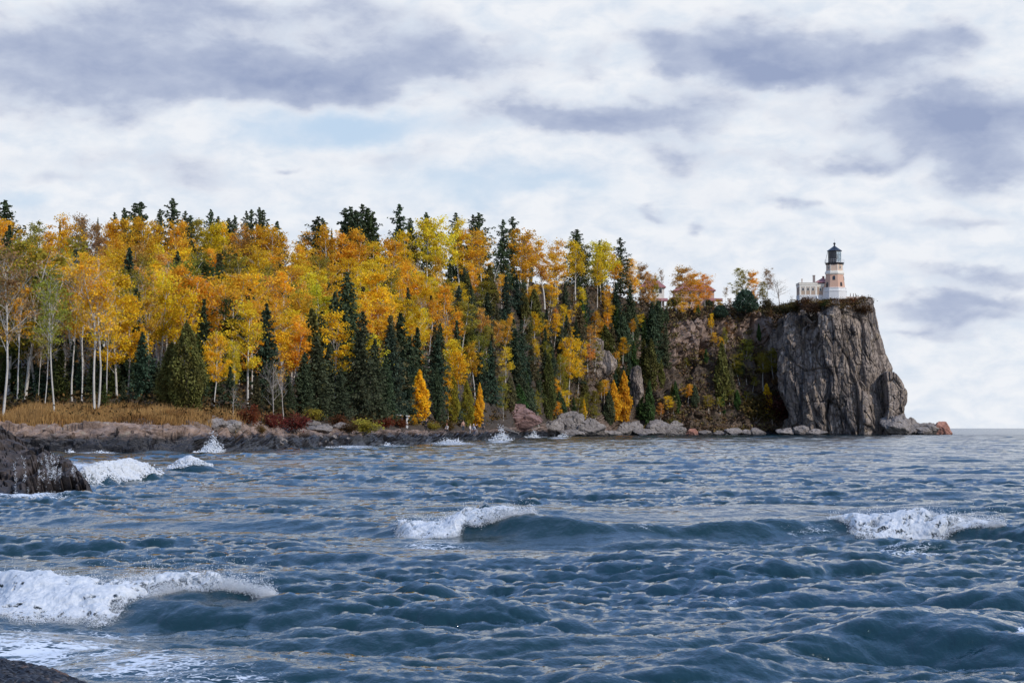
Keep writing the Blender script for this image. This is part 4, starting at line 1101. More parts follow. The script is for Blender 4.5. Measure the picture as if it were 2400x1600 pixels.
# ---- named trees of the front, read off the photograph: kind, column, top row, base row, colour, width
FRONT = [
 ('front', 6, 590, 985, RUST, 1.1), ('front', 128, 640, 975, PALEG, .9), ('front', 105, 700, 955, OLIVE, .7), ('front', 90, 780, 944, RUST, .6), ('front', 170, 610, 947, ORANGE, .9), ('front', 192, 640, 948, AMBER, .8),
 ('front', 222, 600, 966, AMBER, 1.1), ('front', 230, 630, 964, GOLD, 1.1), ('front', 250, 690, 945, GOLD, .8), ('front', 325, 640, 905, OLIVE, .9), ('front', 350, 690, 918, AMBER, .8), ('front', 392, 620, 905, AMBER, .9), ('front', 285, 740, 930, GOLD, .8),
 ('front', 40, 660, 950, AMBER, .9), ('front', -60, 600, 975, AMBER, 1.0), ('front', -110, 640, 960, GOLD, 1.0), ('front', 310, 760, 935, RUST, .6),
 ('dense', 275, 640, 935, GOLD, 1.0), ('dense', 300, 690, 925, GOLD, .9), ('dense', 60, 565, 935, OLIVE, 1.15), ('dense', 85, 640, 930, GREEN, 1.2), ('dense', 20, 580, 930, OLIVE, 1.1),
 ('dense', 500, 780, 962, GOLD, .95), ('dense', 545, 800, 960, YELLOW, .7), ('dense', 700, 740, 930, AMBER, 1.2), ('dense', 640, 755, 945, GOLD, 1.1), ('dense', 590, 720, 925, AMBER, 1.1), ('dense', 560, 640, 905, AMBER, 1.1),
 ('dense', 470, 650, 900, AMBER, 1.1), ('dense', 660, 640, 890, AMBER, 1.1), ('dense', 890, 640, 880, GOLD, 1.15), ('dense', 940, 700, 900, GOLD, 1.2), ('dense', 850, 700, 885, GOLD, .9), ('dense', 970, 760, 915, AMBER, 1.0), ('dense', 905, 720, 895, AMBER, 1.0),
 ('bigcedar', 405, 800, 962, CEDARC, 1.15), ('bigcedar', 440, 752, 968, CEDARC, 1.05), ('cedar', 385, 840, 955, CEDARC, .9),
 ('shore', 742, 792, 982, DKGREEN, 1.15), ('shore', 712, 830, 975, DKGREEN, 1.0), ('shore', 800, 860, 990, DKGREEN, .95), ('shore', 845, 735, 985, DKGREEN, .85), ('shore', 812, 640, 930, DKGREEN, .9), ('shore', 880, 800, 988, DKGREEN, .85),
 ('shore', 925, 770, 990, BLUEGREEN, .75), ('shore', 905, 830, 988, DKGREEN, .8), ('spruce', 955, 850, 990, BLUEGREEN, .9), ('shore', 1025, 860, 992, DKGREEN, .8), ('spruce', 1068, 900, 992, BLUEGREEN, 1.0), ('spruce', 772, 820, 985, DKGREEN, 1.0),
 ('shore', 640, 850, 975, BROWNC, .9), ('shore', 600, 880, 975, BROWNC, .9), ('spruce', 560, 705, 900, DKGREEN, 1.0), ('spruce', 545, 740, 900, DKGREEN, .9), ('spruce', 298, 585, 800, BLUEGREEN, .8), ('spruce', 318, 640, 830, BLUEGREEN, .8), ('spruce', 470, 840, 960, DKGREEN, .9), ('spruce', 540, 860, 968, DKGREEN, 1.0),
 ('spruce', 290, 890, 950, DKGREEN, 1.1), ('spruce', 246, 895, 962, GREEN, 1.0), ('shore', 675, 880, 975, DKGREEN, .9),
 ('cone', 986, 866, 992, GOLD, 1.0), ('cone', 1118, 938, 1004, GOLD, 1.2), ('cone', 1095, 890, 1003, OLIVE, .8), ('cone', 1060, 880, 995, OLIVE, .75), ('dense', 1050, 870, 985, GOLD, .6), ('cone', 1125, 900, 985, AMBER, .6),
 ('cedar', 1216, 900, 978, CEDARG, 1.35), ('spruce', 1245, 850, 1000, BLUEGREEN, .75), ('bigcedar', 1282, 828, 985, CEDARC, .62), ('spruce', 1225, 830, 960, DKGREEN, .9), ('dense', 1330, 790, 940, GOLD, .95), ('dense', 1318, 830, 955, OLIVE, .85), ('dense', 1352, 795, 930, GOLD, .7),
 ('dense', 1180, 880, 985, OLIVE, .8), ('cedar', 1195, 880, 965, BROWNC, 1.0), ('birch', 1155, 755, 850, ORANGE, 1.2), ('birch', 1185, 815, 900, YELLOW, 1.1), ('birch', 1150, 830, 930, YELLOW, 1.0), ('birch', 1250, 735, 830, GOLD, 1.0), ('birch', 1325, 715, 780, YELLOW, 1.0),
 ('birch', 1400, 610, 730, GOLD, .8), ('birch', 1420, 570, 720, YELLOW, 1.3), ('birch', 1300, 590, 700, AMBER, 1.0), ('birch', 1360, 590, 690, AMBER, .9),
 ('cedar', 1420, 765, 850, CEDARC, 1.25), ('cedar', 1405, 800, 852, CEDARC, 1.0), ('cedar', 1485, 770, 860, CEDARC, 1.1), ('cedar', 1465, 740, 850, DKGREEN, 1.0), ('cedar', 1521, 795, 915, CEDARC, .75), ('cedar', 1520, 890, 1002, CEDARG, .75), ('spruce', 1540, 735, 860, DKGREEN, .8), ('cedar', 1555, 842, 910, CEDARC, .8),
 ('spruce', 1555, 730, 845, DKGREEN, .8), ('spruce', 1570, 760, 870, DKGREEN, .7), ('cedar', 1585, 893, 972, CEDARG, .8), ('cedar', 1695, 800, 945, CEDARC, .8), ('cedar', 1712, 850, 945, BROWNC, .8), ('birch', 1505, 735, 790, YELLOW, 1.2), ('birch', 1470, 690, 750, AMBER, .8), ('birch', 1495, 705, 745, GOLD, 1.0),
 ('cone', 1460, 870, 995, AMBER, .75), ('cone', 1475, 850, 940, GOLD, .6), ('cone', 1440, 890, 990, AMBER, .8), ('cone', 1372, 935, 990, GOLD, .6), ('birch', 1395, 950, 1005, OLIVE, 1.4), ('birch', 1408, 740, 790, GOLD, .9), ('birch', 1455, 735, 795, ORANGE, .6),
 ('birch', 1755, 790, 900, PALEG, .9), ('birch', 1735, 830, 915, OLIVE, 1.1), ('birch', 1812, 815, 900, OLIVE, 1.3), ('birch', 1785, 830, 915, OLIVE, 1.0), ('cone', 1796, 900, 975, GOLD, 1.0), ('birch', 1612, 905, 955, AMBER, 1.4), ('birch', 1550, 945, 985, ORANGE, 1.3), ('birch', 1665, 735, 800, GOLD, .6), ('birch', 1680, 790, 835, GOLD, .9), ('birch', 1700, 770, 830, PALEG, .8), ('birch', 1590, 690, 735, OLIVE, 1.2),
 ('bare', 612, 690, 800, RUST, 1.0), ('bare', 785, 740, 905, RUST, .8), ('greybare', 640, 850, 990, RUST, .7), ('bare', 665, 850, 990, RUST, .9), ('bare', 740, 700, 830, RUST, .8), ('bare', 1030, 620, 700, RUST, .8), ('snag', 1005, 770, 900, RUST, .8),
 ('snag', 1195, 750, 850, RUST, .9), ('bare', 1210, 730, 830, RUST, .8), ('snag', 1145, 610, 710, RUST, .8), ('snag', 1105, 560, 660, RUST, .8), ('snag', 1345, 660, 710, RUST, .8), ('bare', 1160, 650, 730, RUST, .8), ('bare', 1100, 780, 890, RUST, .8), ('snag', 1295, 730, 830, RUST, .8), ('snag', 1235, 690, 790, RUST, .8), ('snag', 1455, 770, 830, RUST, .7), ('bare', 545, 905, 985, RUST, 1.1),
 ('bare', 100, 590, 720, RUST, .8), ('snag', 215, 560, 640, RUST, .8), ('snag', 300, 620, 700, RUST, .7), ('bare', 700, 620, 720, RUST, .8), ('snag', 515, 690, 780, RUST, .8), ('bare', 910, 580, 650, RUST, .9), ('snag', 1025, 580, 690, RUST, .9), ('bare', 390, 740, 900, RUST, .8), ('bare', 60, 760, 935, RUST, .8), ('bare', 150, 770, 940, RUST, .8),
]
TILTS = {('snag', 1195): .35, ('snag', 1145): .3, ('snag', 1345): .22, ('snag', 1235): .3, ('bare', 1210): .35, ('bare', 785): .15, ('dense', 500): .22, ('snag', 1105): .3, ('snag', 1455): .5, ('bare', 1100): .3}
for k, u, vt, vb_, c, w in FRONT:
    at_v(k, u, vt, vb_, c, w, TILTS.get((k, u), rng.uniform(0, .04)), tdir=0.0 if (k, u) in TILTS else None, t0=2.0)
# spruces that stand dark behind the shore birches
for u in np.arange(-130, 500, 23):
    at_t('spruce', u + rng.uniform(-8, 8), rng.uniform(775, 850), 4.06 + rng.uniform(0, .14), [DKGREEN, BLUEGREEN, DKGREEN, GREEN][int(rng.integers(4))], rng.uniform(.95, 1.25))

# ---- the rest of the wood
taken = [(t[4], t[5]) for t in TREES]
row = 0
cnt = {'g': 0, 's': 0}
for t in np.concatenate([np.linspace(5.52, 4.16, 13)]):
    row += 1
    u = -140 + rng.uniform(0, 30)
    while u < 1500:
        step = 46 if u < 1100 else 40
        uu = u + rng.uniform(-13, 13); tj = t + rng.uniform(-.06, .06)
        u += step * rng.uniform(.8, 1.2) * (.92 if t > 5 else 1.05)
        if uu > 1250 and t < 4.5 and rng.random() < .6: continue
        p = land_t(uu, tj); up_, vp = proj(*p)
        if any(abs(a - up_) < 15 and abs(b - vp) < 10 for a, b in taken): continue
        taken.append((up_, vp))
        vc = vp - 8.5 * F / p.y * .7
        ps_ = .07 + .44 * sstep(930, 1120, up_) * sstep(585, 640, vc) + .30 * sstep(760, 830, vc) * (1 - sstep(930, 1100, up_)) 
        if 760 < up_ < 860 and vc > 640: ps_ += .2
        if rng.random() < ps_:
            k = 'spruce' if rng.random() < .85 else 'cedar'
            c = [DKGREEN, BLUEGREEN, DKGREEN, BROWNC][int(rng.integers(4))] if k == 'spruce' else CEDARC
            plant(k, p, rng.uniform(8.5, 12.5), c, rng.uniform(.8, 1.1)); cnt['s'] += 1
        else:
            q = rng.random()
            pal = [AMBER, GOLD, ORANGE, OLIVE, RUST, YELLOW, GREEN]
            pr = [.37, .22, .08, .17, .07, .05, .04] if up_ < 700 else [.31, .31, .06, .17, .05, .08, .02]
            c = pal[int(rng.choice(7, p=pr))]
            H_ = rng.uniform(8.5, 11.5) if up_ < 1150 else rng.uniform(6.5, 9.5)
            if vc > 740 and up_ < 600: H_ *= 1.1
            k = 'birch' if c != RUST else 'bare'
            plant(k, p, H_, c, rng.uniform(.85, 1.2), rng.uniform(0, .06)); cnt['g'] += 1
for i in range(62):
    uu = 1235 + (i * 17.0) % 330 + rng.uniform(-8, 8); tj = rng.uniform(2.2, 5.3)
    p = land_t(uu, tj); q = rng.random()
    if q < .45: plant('spruce' if rng.random() < .6 else 'cedar', p, rng.uniform(6.5, 10.5), [DKGREEN, BLUEGREEN, CEDARC, CEDARG][int(rng.integers(4))], rng.uniform(.85, 1.15))
    else: plant('birch', p, rng.uniform(5, 8), [GOLD, OLIVE, YELLOW, AMBER][int(rng.integers(4))], rng.uniform(.9, 1.3), rng.uniform(0, .15))
for i in range(44):
    uu = 1560 + (i * 13.0) % 270 + rng.uniform(-6, 6); tj = rng.uniform(1.9, 4.2) if i % 3 else rng.uniform(5.1, 5.8)
    p = land_t(uu, tj); q = rng.random()
    if q < .25: plant('cedar', p, rng.uniform(4, 7), [CEDARC, CEDARG, DKGREEN][int(rng.integers(3))], rng.uniform(.85, 1.15))
    elif q < .6: plant('birch', p, rng.uniform(3.5, 6.5), [OLIVE, RUST, PALEG, OLIVE, AMBER][int(rng.integers(5))], rng.uniform(1.0, 1.5), rng.uniform(0, .2))
    else: plant('shrub', p, rng.uniform(1.8, 3.4), [BROWNC, OLIVE, RUST][int(rng.integers(3))], rng.uniform(.9, 1.2))
print('filled', cnt, 'trees', len(TREES))

# ---- the headland between the wood and the lighthouse
def on_top(kind, u, vt, vb_, d, c, w=1., label=None, tilt=0., tdir=None, var=None):
    p = P(u, vb_, d)
    return plant(kind, p, (vb_ - vt) * d / F, c, w, tilt, label, var, tdir)
on_top('dense', 1606, 628, 738, 594, ORANGE, 1.5, 'large orange birch covering the front of the brick house', var=0)
on_top('dense', 1630, 640, 735, 596, AMBER, 1.3, 'amber birch standing against the middle of the brick house', var=0)
on_top('dense', 1652, 642, 730, 598, ORANGE, 1.2, 'amber birch at the right corner of the brick house')
on_top('dense', 1508, 622, 740, 592, RUST, .9, 'thin rust birch with white trunk left of the cream house')
on_top('dense', 1535, 652, 742, 592, OLIVE, .8, 'thin olive birch with slanting white trunk before cream house')
on_top('dense', 1478, 604, 740, 586, AMBER, .8, 'amber birch at the edge of the wood, left of the cream house')
on_top('dense', 1520, 636, 742, 590, ORANGE, .8, 'orange birch covering the front of the cream house')
on_top('front', 1552, 630, 705, 612, RUST, .5, 'sparse dark crown rising behind the cream house')
on_top('bare', 1573, 690, 740, 592, AMBER, .6, 'small bare birch between the two red-roofed houses')
on_top('front', 1700, 672, 722, 600, RUST, .85, 'small airy rust birch between brick house and dark round pine')
on_top('dense', 1735, 628, 726, 604, OLIVE, 1.05, 'olive birch standing directly behind the dark round pine')
on_top('dense', 1768, 638, 728, 604, AMBER, .95, 'thin orange birch right of the dark round pine')
on_top('front', 1800, 625, 724, 606, RUST, 1.0, 'tallest thin birch with dark top, left of the leafless tree')
on_top('dense', 1788, 660, 726, 602, OLIVE, .9, 'low thin amber birch between the pine and the leafless tree')
on_top('greybare', 1830, 650, 724, 604, RUST, 1.0, 'spreading leafless grey tree left of the lighthouse building')
on_top('greybare', 1858, 690, 722, 606, RUST, .5, 'small leafless tree touching the lighthouse building')
on_top('dome', 1747, 679, 731, 592, BLUEGREEN, 1.0, 'dark round pine on the cliff top between two groups of birches')
on_top('dome', 1688, 715, 744, 590, BLUEGREEN, 1.1, 'dark leaning pine on the cliff lip, below the small airy birch')
on_top('dome', 1660, 702, 722, 602, DKGREEN, 1.0, 'small dark bush under the red porch roof')
on_top('dome', 1575, 698, 718, 602, DKGREEN, 1.1, 'small dark bush at the foot of the brick house')

# ---- shrubs
for u, vt, vb_, c, w, lab in ((640, 970, 1006, RED, 1.0, 'deep red shrub on the shelf, left half of the red pair'), (690, 974, 1012, RED, 1.2, 'wide crimson shrub on the shelf, right half of the red pair'),
      (582, 955, 996, (.25, .08, .04), 1.0, 'dull red-brown shrub left of the crimson pair'), (845, 985, 1018, PALEG, 1.5, 'yellow-green rounded shrub on the rock shelf'), (815, 992, 1018, (.12, .07, .03), 1.0, 'brown shrub touching yellow-green shrub'),
      (905, 982, 1003, (.28, .07, .04), 1.6, 'low red shrub in front of the white shelter'), (935, 984, 1003, (.27, .08, .04), 1.4, 'low red-brown shrub right below the white shelter'), (966, 975, 996, AMBER, .9, 'tiny golden shrub right of the white shelter'),
      (1010, 990, 1008, OLIVE, 1.5, 'low olive shrub between the people on the shelf'), (1045, 992, 1010, (.14, .09, .03), 1.5, 'low brown shrub behind the seated person'), (548, 1006, 1020, GOLD, .9, 'tiny golden shrub against the square pale block'), (600, 1000, 1018, (.2, .11, .04), 1.0, 'small amber-brown shrub left of the loose stones'),
      (790, 975, 1000, (.17, .08, .04), 1.4, 'rusty shrub behind the brown rock'), (730, 960, 990, OLIVE, 1.2, 'olive shrub behind the crimson pair'), (1810, 930, 985, (.14, .045, .035), 1.2, 'dark red shrub at the left foot of the cliff'), (1770, 930, 990, (.16, .12, .04), 1.0, 'brown shrub below the golden cone on the scrub slope')):
    p, t = land_v(u, vb_)
    plant('shrub', p, (vb_ - vt) * p.y / F, c, w, 0, lab)

# ---- cliff-top scrub as single shrubs
for i, (u, vt, vb_, d, c, w, lab) in enumerate(((1885, 697, 722, 575, (.12, .06, .03), 1.2, 'brown scrub bush at the left end of the lighthouse wall'), (1912, 702, 724, 573, (.24, .13, .04), 1.2, 'amber scrub bush under the lighthouse steps'), (1934, 704, 728, 572, (.06, .06, .02), 1.3, 'dark green bush on the rim, below the lighthouse'),
      (1958, 701, 724, 572, (.12, .055, .03), 1.4, 'rust-brown bush along the foot of the lighthouse'), (1966, 712, 736, 570, (.24, .17, .04), .9, 'yellowish bush on the rim beside a grey rock'), (2000, 700, 720, 574, (.17, .07, .03), 1.5, 'rusty bush below the low terrace wall'),
      (2022, 695, 708, 577, (.15, .06, .03), 1.2, 'rusty bush at the far end of the terrace'), (2015, 712, 738, 570, (.11, .06, .03), 1.4, 'brown scrub hanging on the right rim of the cliff'), (1860, 706, 732, 580, (.09, .065, .025), 1.6, 'olive-brown bush between leafless tree and lighthouse wall'),
      (1900, 712, 738, 570, (.09, .05, .03), 1.5, 'dull brown bush on the rim, left part'), (1838, 712, 738, 590, (.10, .08, .03), 1.6, 'olive bush under the spreading leafless tree'), (1985, 706, 730, 572, (.13, .07, .03), 1.0, 'small brown bush beside the rim rocks'))):
    plant('shrub', P(u, vb_, d), (vb_ - vt) * d / F, c, w, 0, lab)
boulder(1984, 732, 22, 16, 569, 2, 'grey rock lying on the rim below the lighthouse', OC[1], group='rocks on the cliff rim')
boulder(2030, 716, 26, 16, 572, 4, 'pale rock at the top right corner of the cliff', OC[0], group='rocks on the cliff rim')
boulder(1884, 735, 14, 9, 569, 5, 'small grey rock in the scrub on the rim', OC[2], group='rocks on the cliff rim')

# ---- trees that stand wholly behind others show nothing: leave those out
def cull(names, keep):
    g = 5; occ = np.zeros((1650 // g, 2800 // g), bool); info = []
    rts = [o for o in COL.objects if o.parent is None and o.name.split('.')[0].endswith(('_tree', 'shrub'))]
    for o in rts:
        p = o.location; k = o.name.split('.')[0]
        cr = next(c for c in o.children if c.name.startswith('crown')); bb = np.array(cr.bound_box)
        w = (bb[:, 0].max() - bb[:, 0].min()) * .5 * o.scale[0] * .8; z0, z1 = bb[:, 2].min() * o.scale[2], bb[:, 2].max() * o.scale[2]
        u, v1 = proj(p.x, p.y, p.z + z0); _, v0 = proj(p.x, p.y, p.z + z1)
        info.append((p.y, o, k, u, (v0 + v1) / 2, w * F / p.y, (v1 - v0) / 2))
    info.sort(key=lambda q: q[0]); vis = []
    yy, xx = np.mgrid[0:occ.shape[0], 0:occ.shape[1]]; yy = yy * g; xx = xx * g - 200
    for d, o, k, u, v, a, b in info:
        e = ((xx - u) / max(a, 3)) ** 2 + ((yy - v) / max(b, 3)) ** 2
        e = np.where((xx > -30) & (xx < 2430), e, 9)
        vis.append(((e < 1) & ~occ).sum()); occ |= e < .72
    c = sorted([(s, i) for i, s in enumerate(vis) if info[i][2] in names], key=lambda q: q[0])
    lab = {t[0].name for t in TREES}
    drop = [info[i][1] for s, i in c if info[i][1].name in lab][:max(0, len(c) - keep)]
    print('cull', names, len(c), len(drop))
    dn = {o.name for o in drop}
    TREES[:] = [t for t in TREES if t[0].name not in dn]
    for o in drop:
        for ch in list(o.children): bpy.data.objects.remove(ch)
        bpy.data.objects.remove(o)
cull(('birch_tree',), 296)

# ---- labels that single out every remaining tree
ORD = ['first', 'second', 'third', 'fourth', 'fifth', 'sixth', 'seventh', 'eighth', 'ninth', 'tenth', 'eleventh', 'twelfth', 'thirteenth', 'fourteenth', 'fifteenth', 'sixteenth']
ZONE = [(120, 'behind the black rock'), (240, 'above the grass'), (370, 'left of large cedars'), (500, 'above the large cedars'), (610, 'left of crimson shrubs'), (740, 'above the crimson shrubs'), (860, 'above yellow-green shrub'), (960, 'above the white shelter'),
        (1060, 'above the seated person'), (1160, 'above the standing people'), (1290, 'left of pale boulders'), (1430, 'above the domed boulder'), (1580, 'by the cream house'), (1720, 'below the brick house'), (9999, 'below round pine')]
def zone(u): return next(n for a, n in ZONE if u < a)
def hrow(v):
    return 'on the skyline' if v < 560 else 'high' if v < 620 else 'fairly high' if v < 680 else 'midway' if v < 750 else 'low' if v < 830 else 'at the bottom'
cells = {}
for t in TREES:
    cells.setdefault((t[2], t[3], hrow(t[6]), zone(t[4])), []).append(t)
for (cn, wd, hr, zn), ts in cells.items():
    ts.sort(key=lambda t: t[4])
    leafless = wd.startswith(('bare', 'dead', 'leafless'))
    nm = wd if leafless else f'{cn} {wd}'
    for i, t in enumerate(ts):
        where = f'{hr} {zn}' if hr == 'on the skyline' else f'top {hr} {zn}' if hr in ('midway', 'low', 'high', 'fairly high') else f'{hr} {zn}'
        if hr in ('high', 'fairly high', 'midway', 'low'): where = f'{hr} on the hill {zn}' if hr != 'midway' else f'midway up {zn}'
        if len(ts) == 1: t[0]['label'] = f'{nm} {where}'
        else: t[0]['label'] = f'{nm}, {ORD[min(i, 15)]} from left, {where}'

# ---- ground cover
def clumps(name, n_cl, per, pick, size, rad, hgt, pal, label, mat=M_LEAF):
    C = []; K = []
    for i in range(n_cl):
        p = pick()
        if p is None: continue
        s = rng.uniform(.6, 1.4)
        c = np.array(p) + rng.normal(size=(per, 3)) * np.array([rad, rad, hgt * .5]) * s
        c[:, 2] = np.array(p)[2] + np.abs(c[:, 2] - np.array(p)[2]) * 1.3
        C.append(c); K.append(np.full(per, rng.random()))
    C = np.concatenate(C); K = np.concatenate(K)
    m, nt, out = new_mat(name + '_leaves')
    a = N(nt, 'ShaderNodeAttribute', attribute_name='tint')
    c = ramp(nt, a.outputs['Fac'], [(i / (len(pal) - 1), q) for i, q in enumerate(pal)])
    d = N(nt, 'ShaderNodeBsdfDiffuse'); L(nt, c, d.inputs['Color']); L(nt, d.outputs[0], out.inputs['Surface'])
    v, f = cards(C, size, rng, up=.3)
    t = np.clip(K + rng.normal(0, .10, len(K)), 0, 1)
    me = mesh_np(name, v, f, m, False, {'tint': np.repeat(t, 4)})
    return tag(link(name, me), label, 'undergrowth', kind='stuff')
def pick_wood():
    return land_t(rng.uniform(-140, 1480), rng.uniform(3.7, 5.9))
clumps('undergrowth', 1300, 26, pick_wood, .30, .8, .8, [(.03, .022, .015), (.05, .045, .02), (.09, .05, .02), (.04, .045, .02), (.16, .09, .03), (.05, .035, .025)], 'brown and olive undergrowth under the trees')
def pick_slope():
    u = rng.uniform(1240, 1862); t = rng.uniform(1.5, 6.3)
    p = land_t(u, t); v = proj(*p)[1]
    rock = (1580 < u < 1830 and 742 < v < 800) or (v > 985 and rng.random() < .6)
    if rock and rng.random() < .60: return None
    if vnoise(np.array([[p.x * .16, p.z * .13, 3.0]]), 8)[0] > .68 and t < 5.6: return None
    return p + Vector((0, -.4, 0))
clumps('scrub', 2300, 26, pick_slope, .42, .75, .8, [(.06, .045, .035), (.11, .07, .05), (.15, .085, .05), (.09, .085, .035), (.17, .11, .05), (.14, .13, .04), (.20, .11, .05), (.12, .095, .08)], 'brown leafless scrub covering the steep slope beside the cliff')
def pick_top():
    q = CLIFFTOP[rng.integers(len(CLIFFTOP))]
    u, v = proj(*q)
    if q[1] > 600 or q[2] < 35.4: return None
    return q
clumps('heath', 420, 24, pick_top, .30, .6, .5, [(.06, .04, .025), (.11, .06, .03), (.07, .06, .025), (.15, .08, .03)], 'low brown heath growing over the cliff rim')
def pick_ledge():
    return land_t(rng.uniform(-120, 640), rng.uniform(2.8, 4.0))
clumps('bracken', 260, 22, pick_ledge, .20, .5, .5, [(.07, .045, .02), (.14, .075, .03), (.05, .045, .02), (.20, .10, .035), (.09, .06, .03)], 'rusty bracken and low brush scattered through the dry grass')
def grass():
    n = 75000
    u = rng.uniform(-160, 640, n); t = np.where(rng.random(n) < .8, rng.uniform(2.75, 3.75, n), rng.uniform(2.55, 3.1, n))
    pos = np.array([land_t(a, b) for a, b in zip(u, t)])
    k = vnoise(pos * np.array([.35, .25, 0]), 12) + rng.normal(0, .1, n)
    ok = (k > .28) & (u < 480 + 60 * rng.normal(size=n)); pos = pos[ok]; k = k[ok]; n = len(pos)
    h = rng.uniform(.25, .68, n) * (.5 + k); w = rng.uniform(.025, .05, n); a = rng.uniform(0, 3.14, n)
    lx = rng.normal(.12, .22, n) * h; ly = rng.normal(0, .2, n) * h
    b0 = pos + np.stack([np.cos(a) * w, np.sin(a) * w, np.full(n, -.05)], 1); b1 = pos - np.stack([np.cos(a) * w, np.sin(a) * w, np.full(n, .05)], 1)
    tp = pos + np.stack([lx, ly, h], 1)
    V = np.stack([b0, b1, tp], 1).reshape(-1, 3)
    m, nt, out = new_mat('dry_grass')
    at = N(nt, 'ShaderNodeAttribute', attribute_name='tint')
    c = ramp(nt, at.outputs['Fac'], [(0, (.06, .045, .02)), (.25, (.16, .075, .03)), (.5, (.30, .16, .055)), (.75, (.42, .25, .09)), (1, (.34, .20, .08))])
    d = N(nt, 'ShaderNodeBsdfDiffuse'); L(nt, c, d.inputs['Color']); L(nt, d.outputs[0], out.inputs['Surface'])
    me = mesh_np('grass', V, np.arange(3 * n).reshape(n, 3), m, False, {'tint': np.repeat(np.clip((k - .52) * 1.9 + .48 + rng.normal(0, .13, n), 0, 1), 3)})
    tag(link('grass', me), 'tawny dry grass on the ledge under the birches', 'grass', kind='stuff')
grass()
# ================================================================== lighthouse and buildings
M_CREAM = simple_mat('cream_paint', (.74, .69, .60), .6, .08, 1.2)
M_WHITE = simple_mat('white_paint', (.66, .65, .63), .6, .06, 1.0)
M_BLACK = simple_mat('black_iron', (.018, .020, .026), .35, .2, 2.0, .5)
M_REDROOF = simple_mat('red_roof', (.32, .135, .125), .6, .15, 2.0)
M_DARKGL = simple_mat('window_glass', (.02, .022, .028), .08, .2, 2.0, .6)
M_CONC = simple_mat('concrete', (.55, .44, .36), .85, .12, 1.5)
M_GREYC = simple_mat('grey_concrete', (.33, .32, .32), .85, .12, 1.5)
def brick_mat(name, c1, c2):
    m, nt, out = new_mat(name)
    tcn = N(nt, 'ShaderNodeTexCoord'); sp = N(nt, 'ShaderNodeSeparateXYZ'); L(nt, tcn.outputs['Object'], sp.inputs[0])
    cbn = N(nt, 'ShaderNodeCombineXYZ'); L(nt, math_n(nt, 'ADD', sp.outputs[0], math_n(nt, 'MULTIPLY', sp.outputs[1], 1.0)), cbn.inputs[0]); L(nt, sp.outputs[2], cbn.inputs[1])
    b = N(nt, 'ShaderNodeTexBrick'); L(nt, cbn.outputs[0], b.inputs['Vector']); b.inputs['Scale'].default_value = 1.0
    b.inputs['Brick Width'].default_value = .24; b.inputs['Row Height'].default_value = .085; b.inputs['Mortar Size'].default_value = .008
    b.inputs['Color1'].default_value = (*c1, 1); b.inputs['Color2'].default_value = (*c2, 1); b.inputs['Mortar'].default_value = (.5, .45, .4, 1)
    w = noise_n(nt, scaled_pos(nt, 1, 1, .4, True), .8, 4)
    c = mixc(nt, math_n(nt, 'MULTIPLY', w, .35), b.outputs[0], tuple(x * .6 for x in c1))
    principled(nt, out, c, .85)
    return m
M_BRICK = brick_mat('tan_brick', (.60, .335, .22), (.66, .39, .27))
M_BRICK2 = brick_mat('pale_brick', (.66, .47, .34), (.70, .52, .38))
M_BRICK3 = brick_mat('brown_brick', (.42, .29, .20), (.48, .34, .24))
m, nt, out = new_mat('lantern_glass')
g1 = N(nt, 'ShaderNodeBsdfTransparent'); g1.inputs[0].default_value = (.86, .92, .95, 1); g2 = N(nt, 'ShaderNodeBsdfGlossy'); g2.inputs['Roughness'].default_value = .05
mx = N(nt, 'ShaderNodeMixShader'); mx.inputs[0].default_value = .22; L(nt, g1.outputs[0], mx.inputs[1]); L(nt, g2.outputs[0], mx.inputs[2]); L(nt, mx.outputs[0], out.inputs['Surface'])
M_GLASS = m

LHP = P(1956.6, 703, 581)
lh = tag(empty('lighthouse', LHP), 'octagonal brick lighthouse with black lantern room on the cliff top', 'lighthouse')
A0 = R(9)
def lring(prof, name, mat, par=lh, n=8, a0=A0, smooth=False):
    mb = MB(); mb.ring(prof, n, a0); return mb.build(name, mat, par, smooth)
base = lring([(3.75, -1.6), (3.72, .5), (3.66, .55), (3.62, 2.35), (3.72, 2.42), (3.72, 2.62), (3.50, 2.66), (3.46, 3.25), (3.56, 3.32), (3.52, 3.5), (3.2, 3.56)], 'base', M_WHITE)
shaft = lring([(3.18, 3.56), (2.70, 7.35)], 'shaft', M_BRICK)
corn = lring([(2.70, 7.35), (2.86, 7.42), (2.95, 7.62), (2.98, 8.02), (2.80, 8.08), (2.76, 8.42), (2.60, 8.46)], 'cornice', M_CREAM)
drum = lring([(2.54, 8.46), (2.52, 10.3)], 'upper_drum', M_BRICK2)
gal = lring([(2.52, 10.3), (2.62, 10.34), (2.72, 10.62), (2.95, 10.66), (2.95, 10.86), (1.9, 10.9)], 'gallery', M_BLACK)
mb = MB()
for k in range(8):                       # brackets and white corner strips of the drum
    a = A0 + k * math.pi / 4; mb.tube([(2.5 * math.sin(a), -2.5 * math.cos(a), 8.46), (2.5 * math.sin(a), -2.5 * math.cos(a), 10.3)], .09, 6)
mb.build('corner_strips', M_CREAM, drum)
mb = MB()
for k in range(8):
    a = A0 + (k + .5) * math.pi / 4; q = Vector((math.sin(a), -math.cos(a), 0))
    mb.tube([q * 2.33 + Vector((0, 0, 10.05)), q * 2.6 + Vector((0, 0, 10.5))], .07, 5)
mb.build('brackets', M_BLACK, gal)
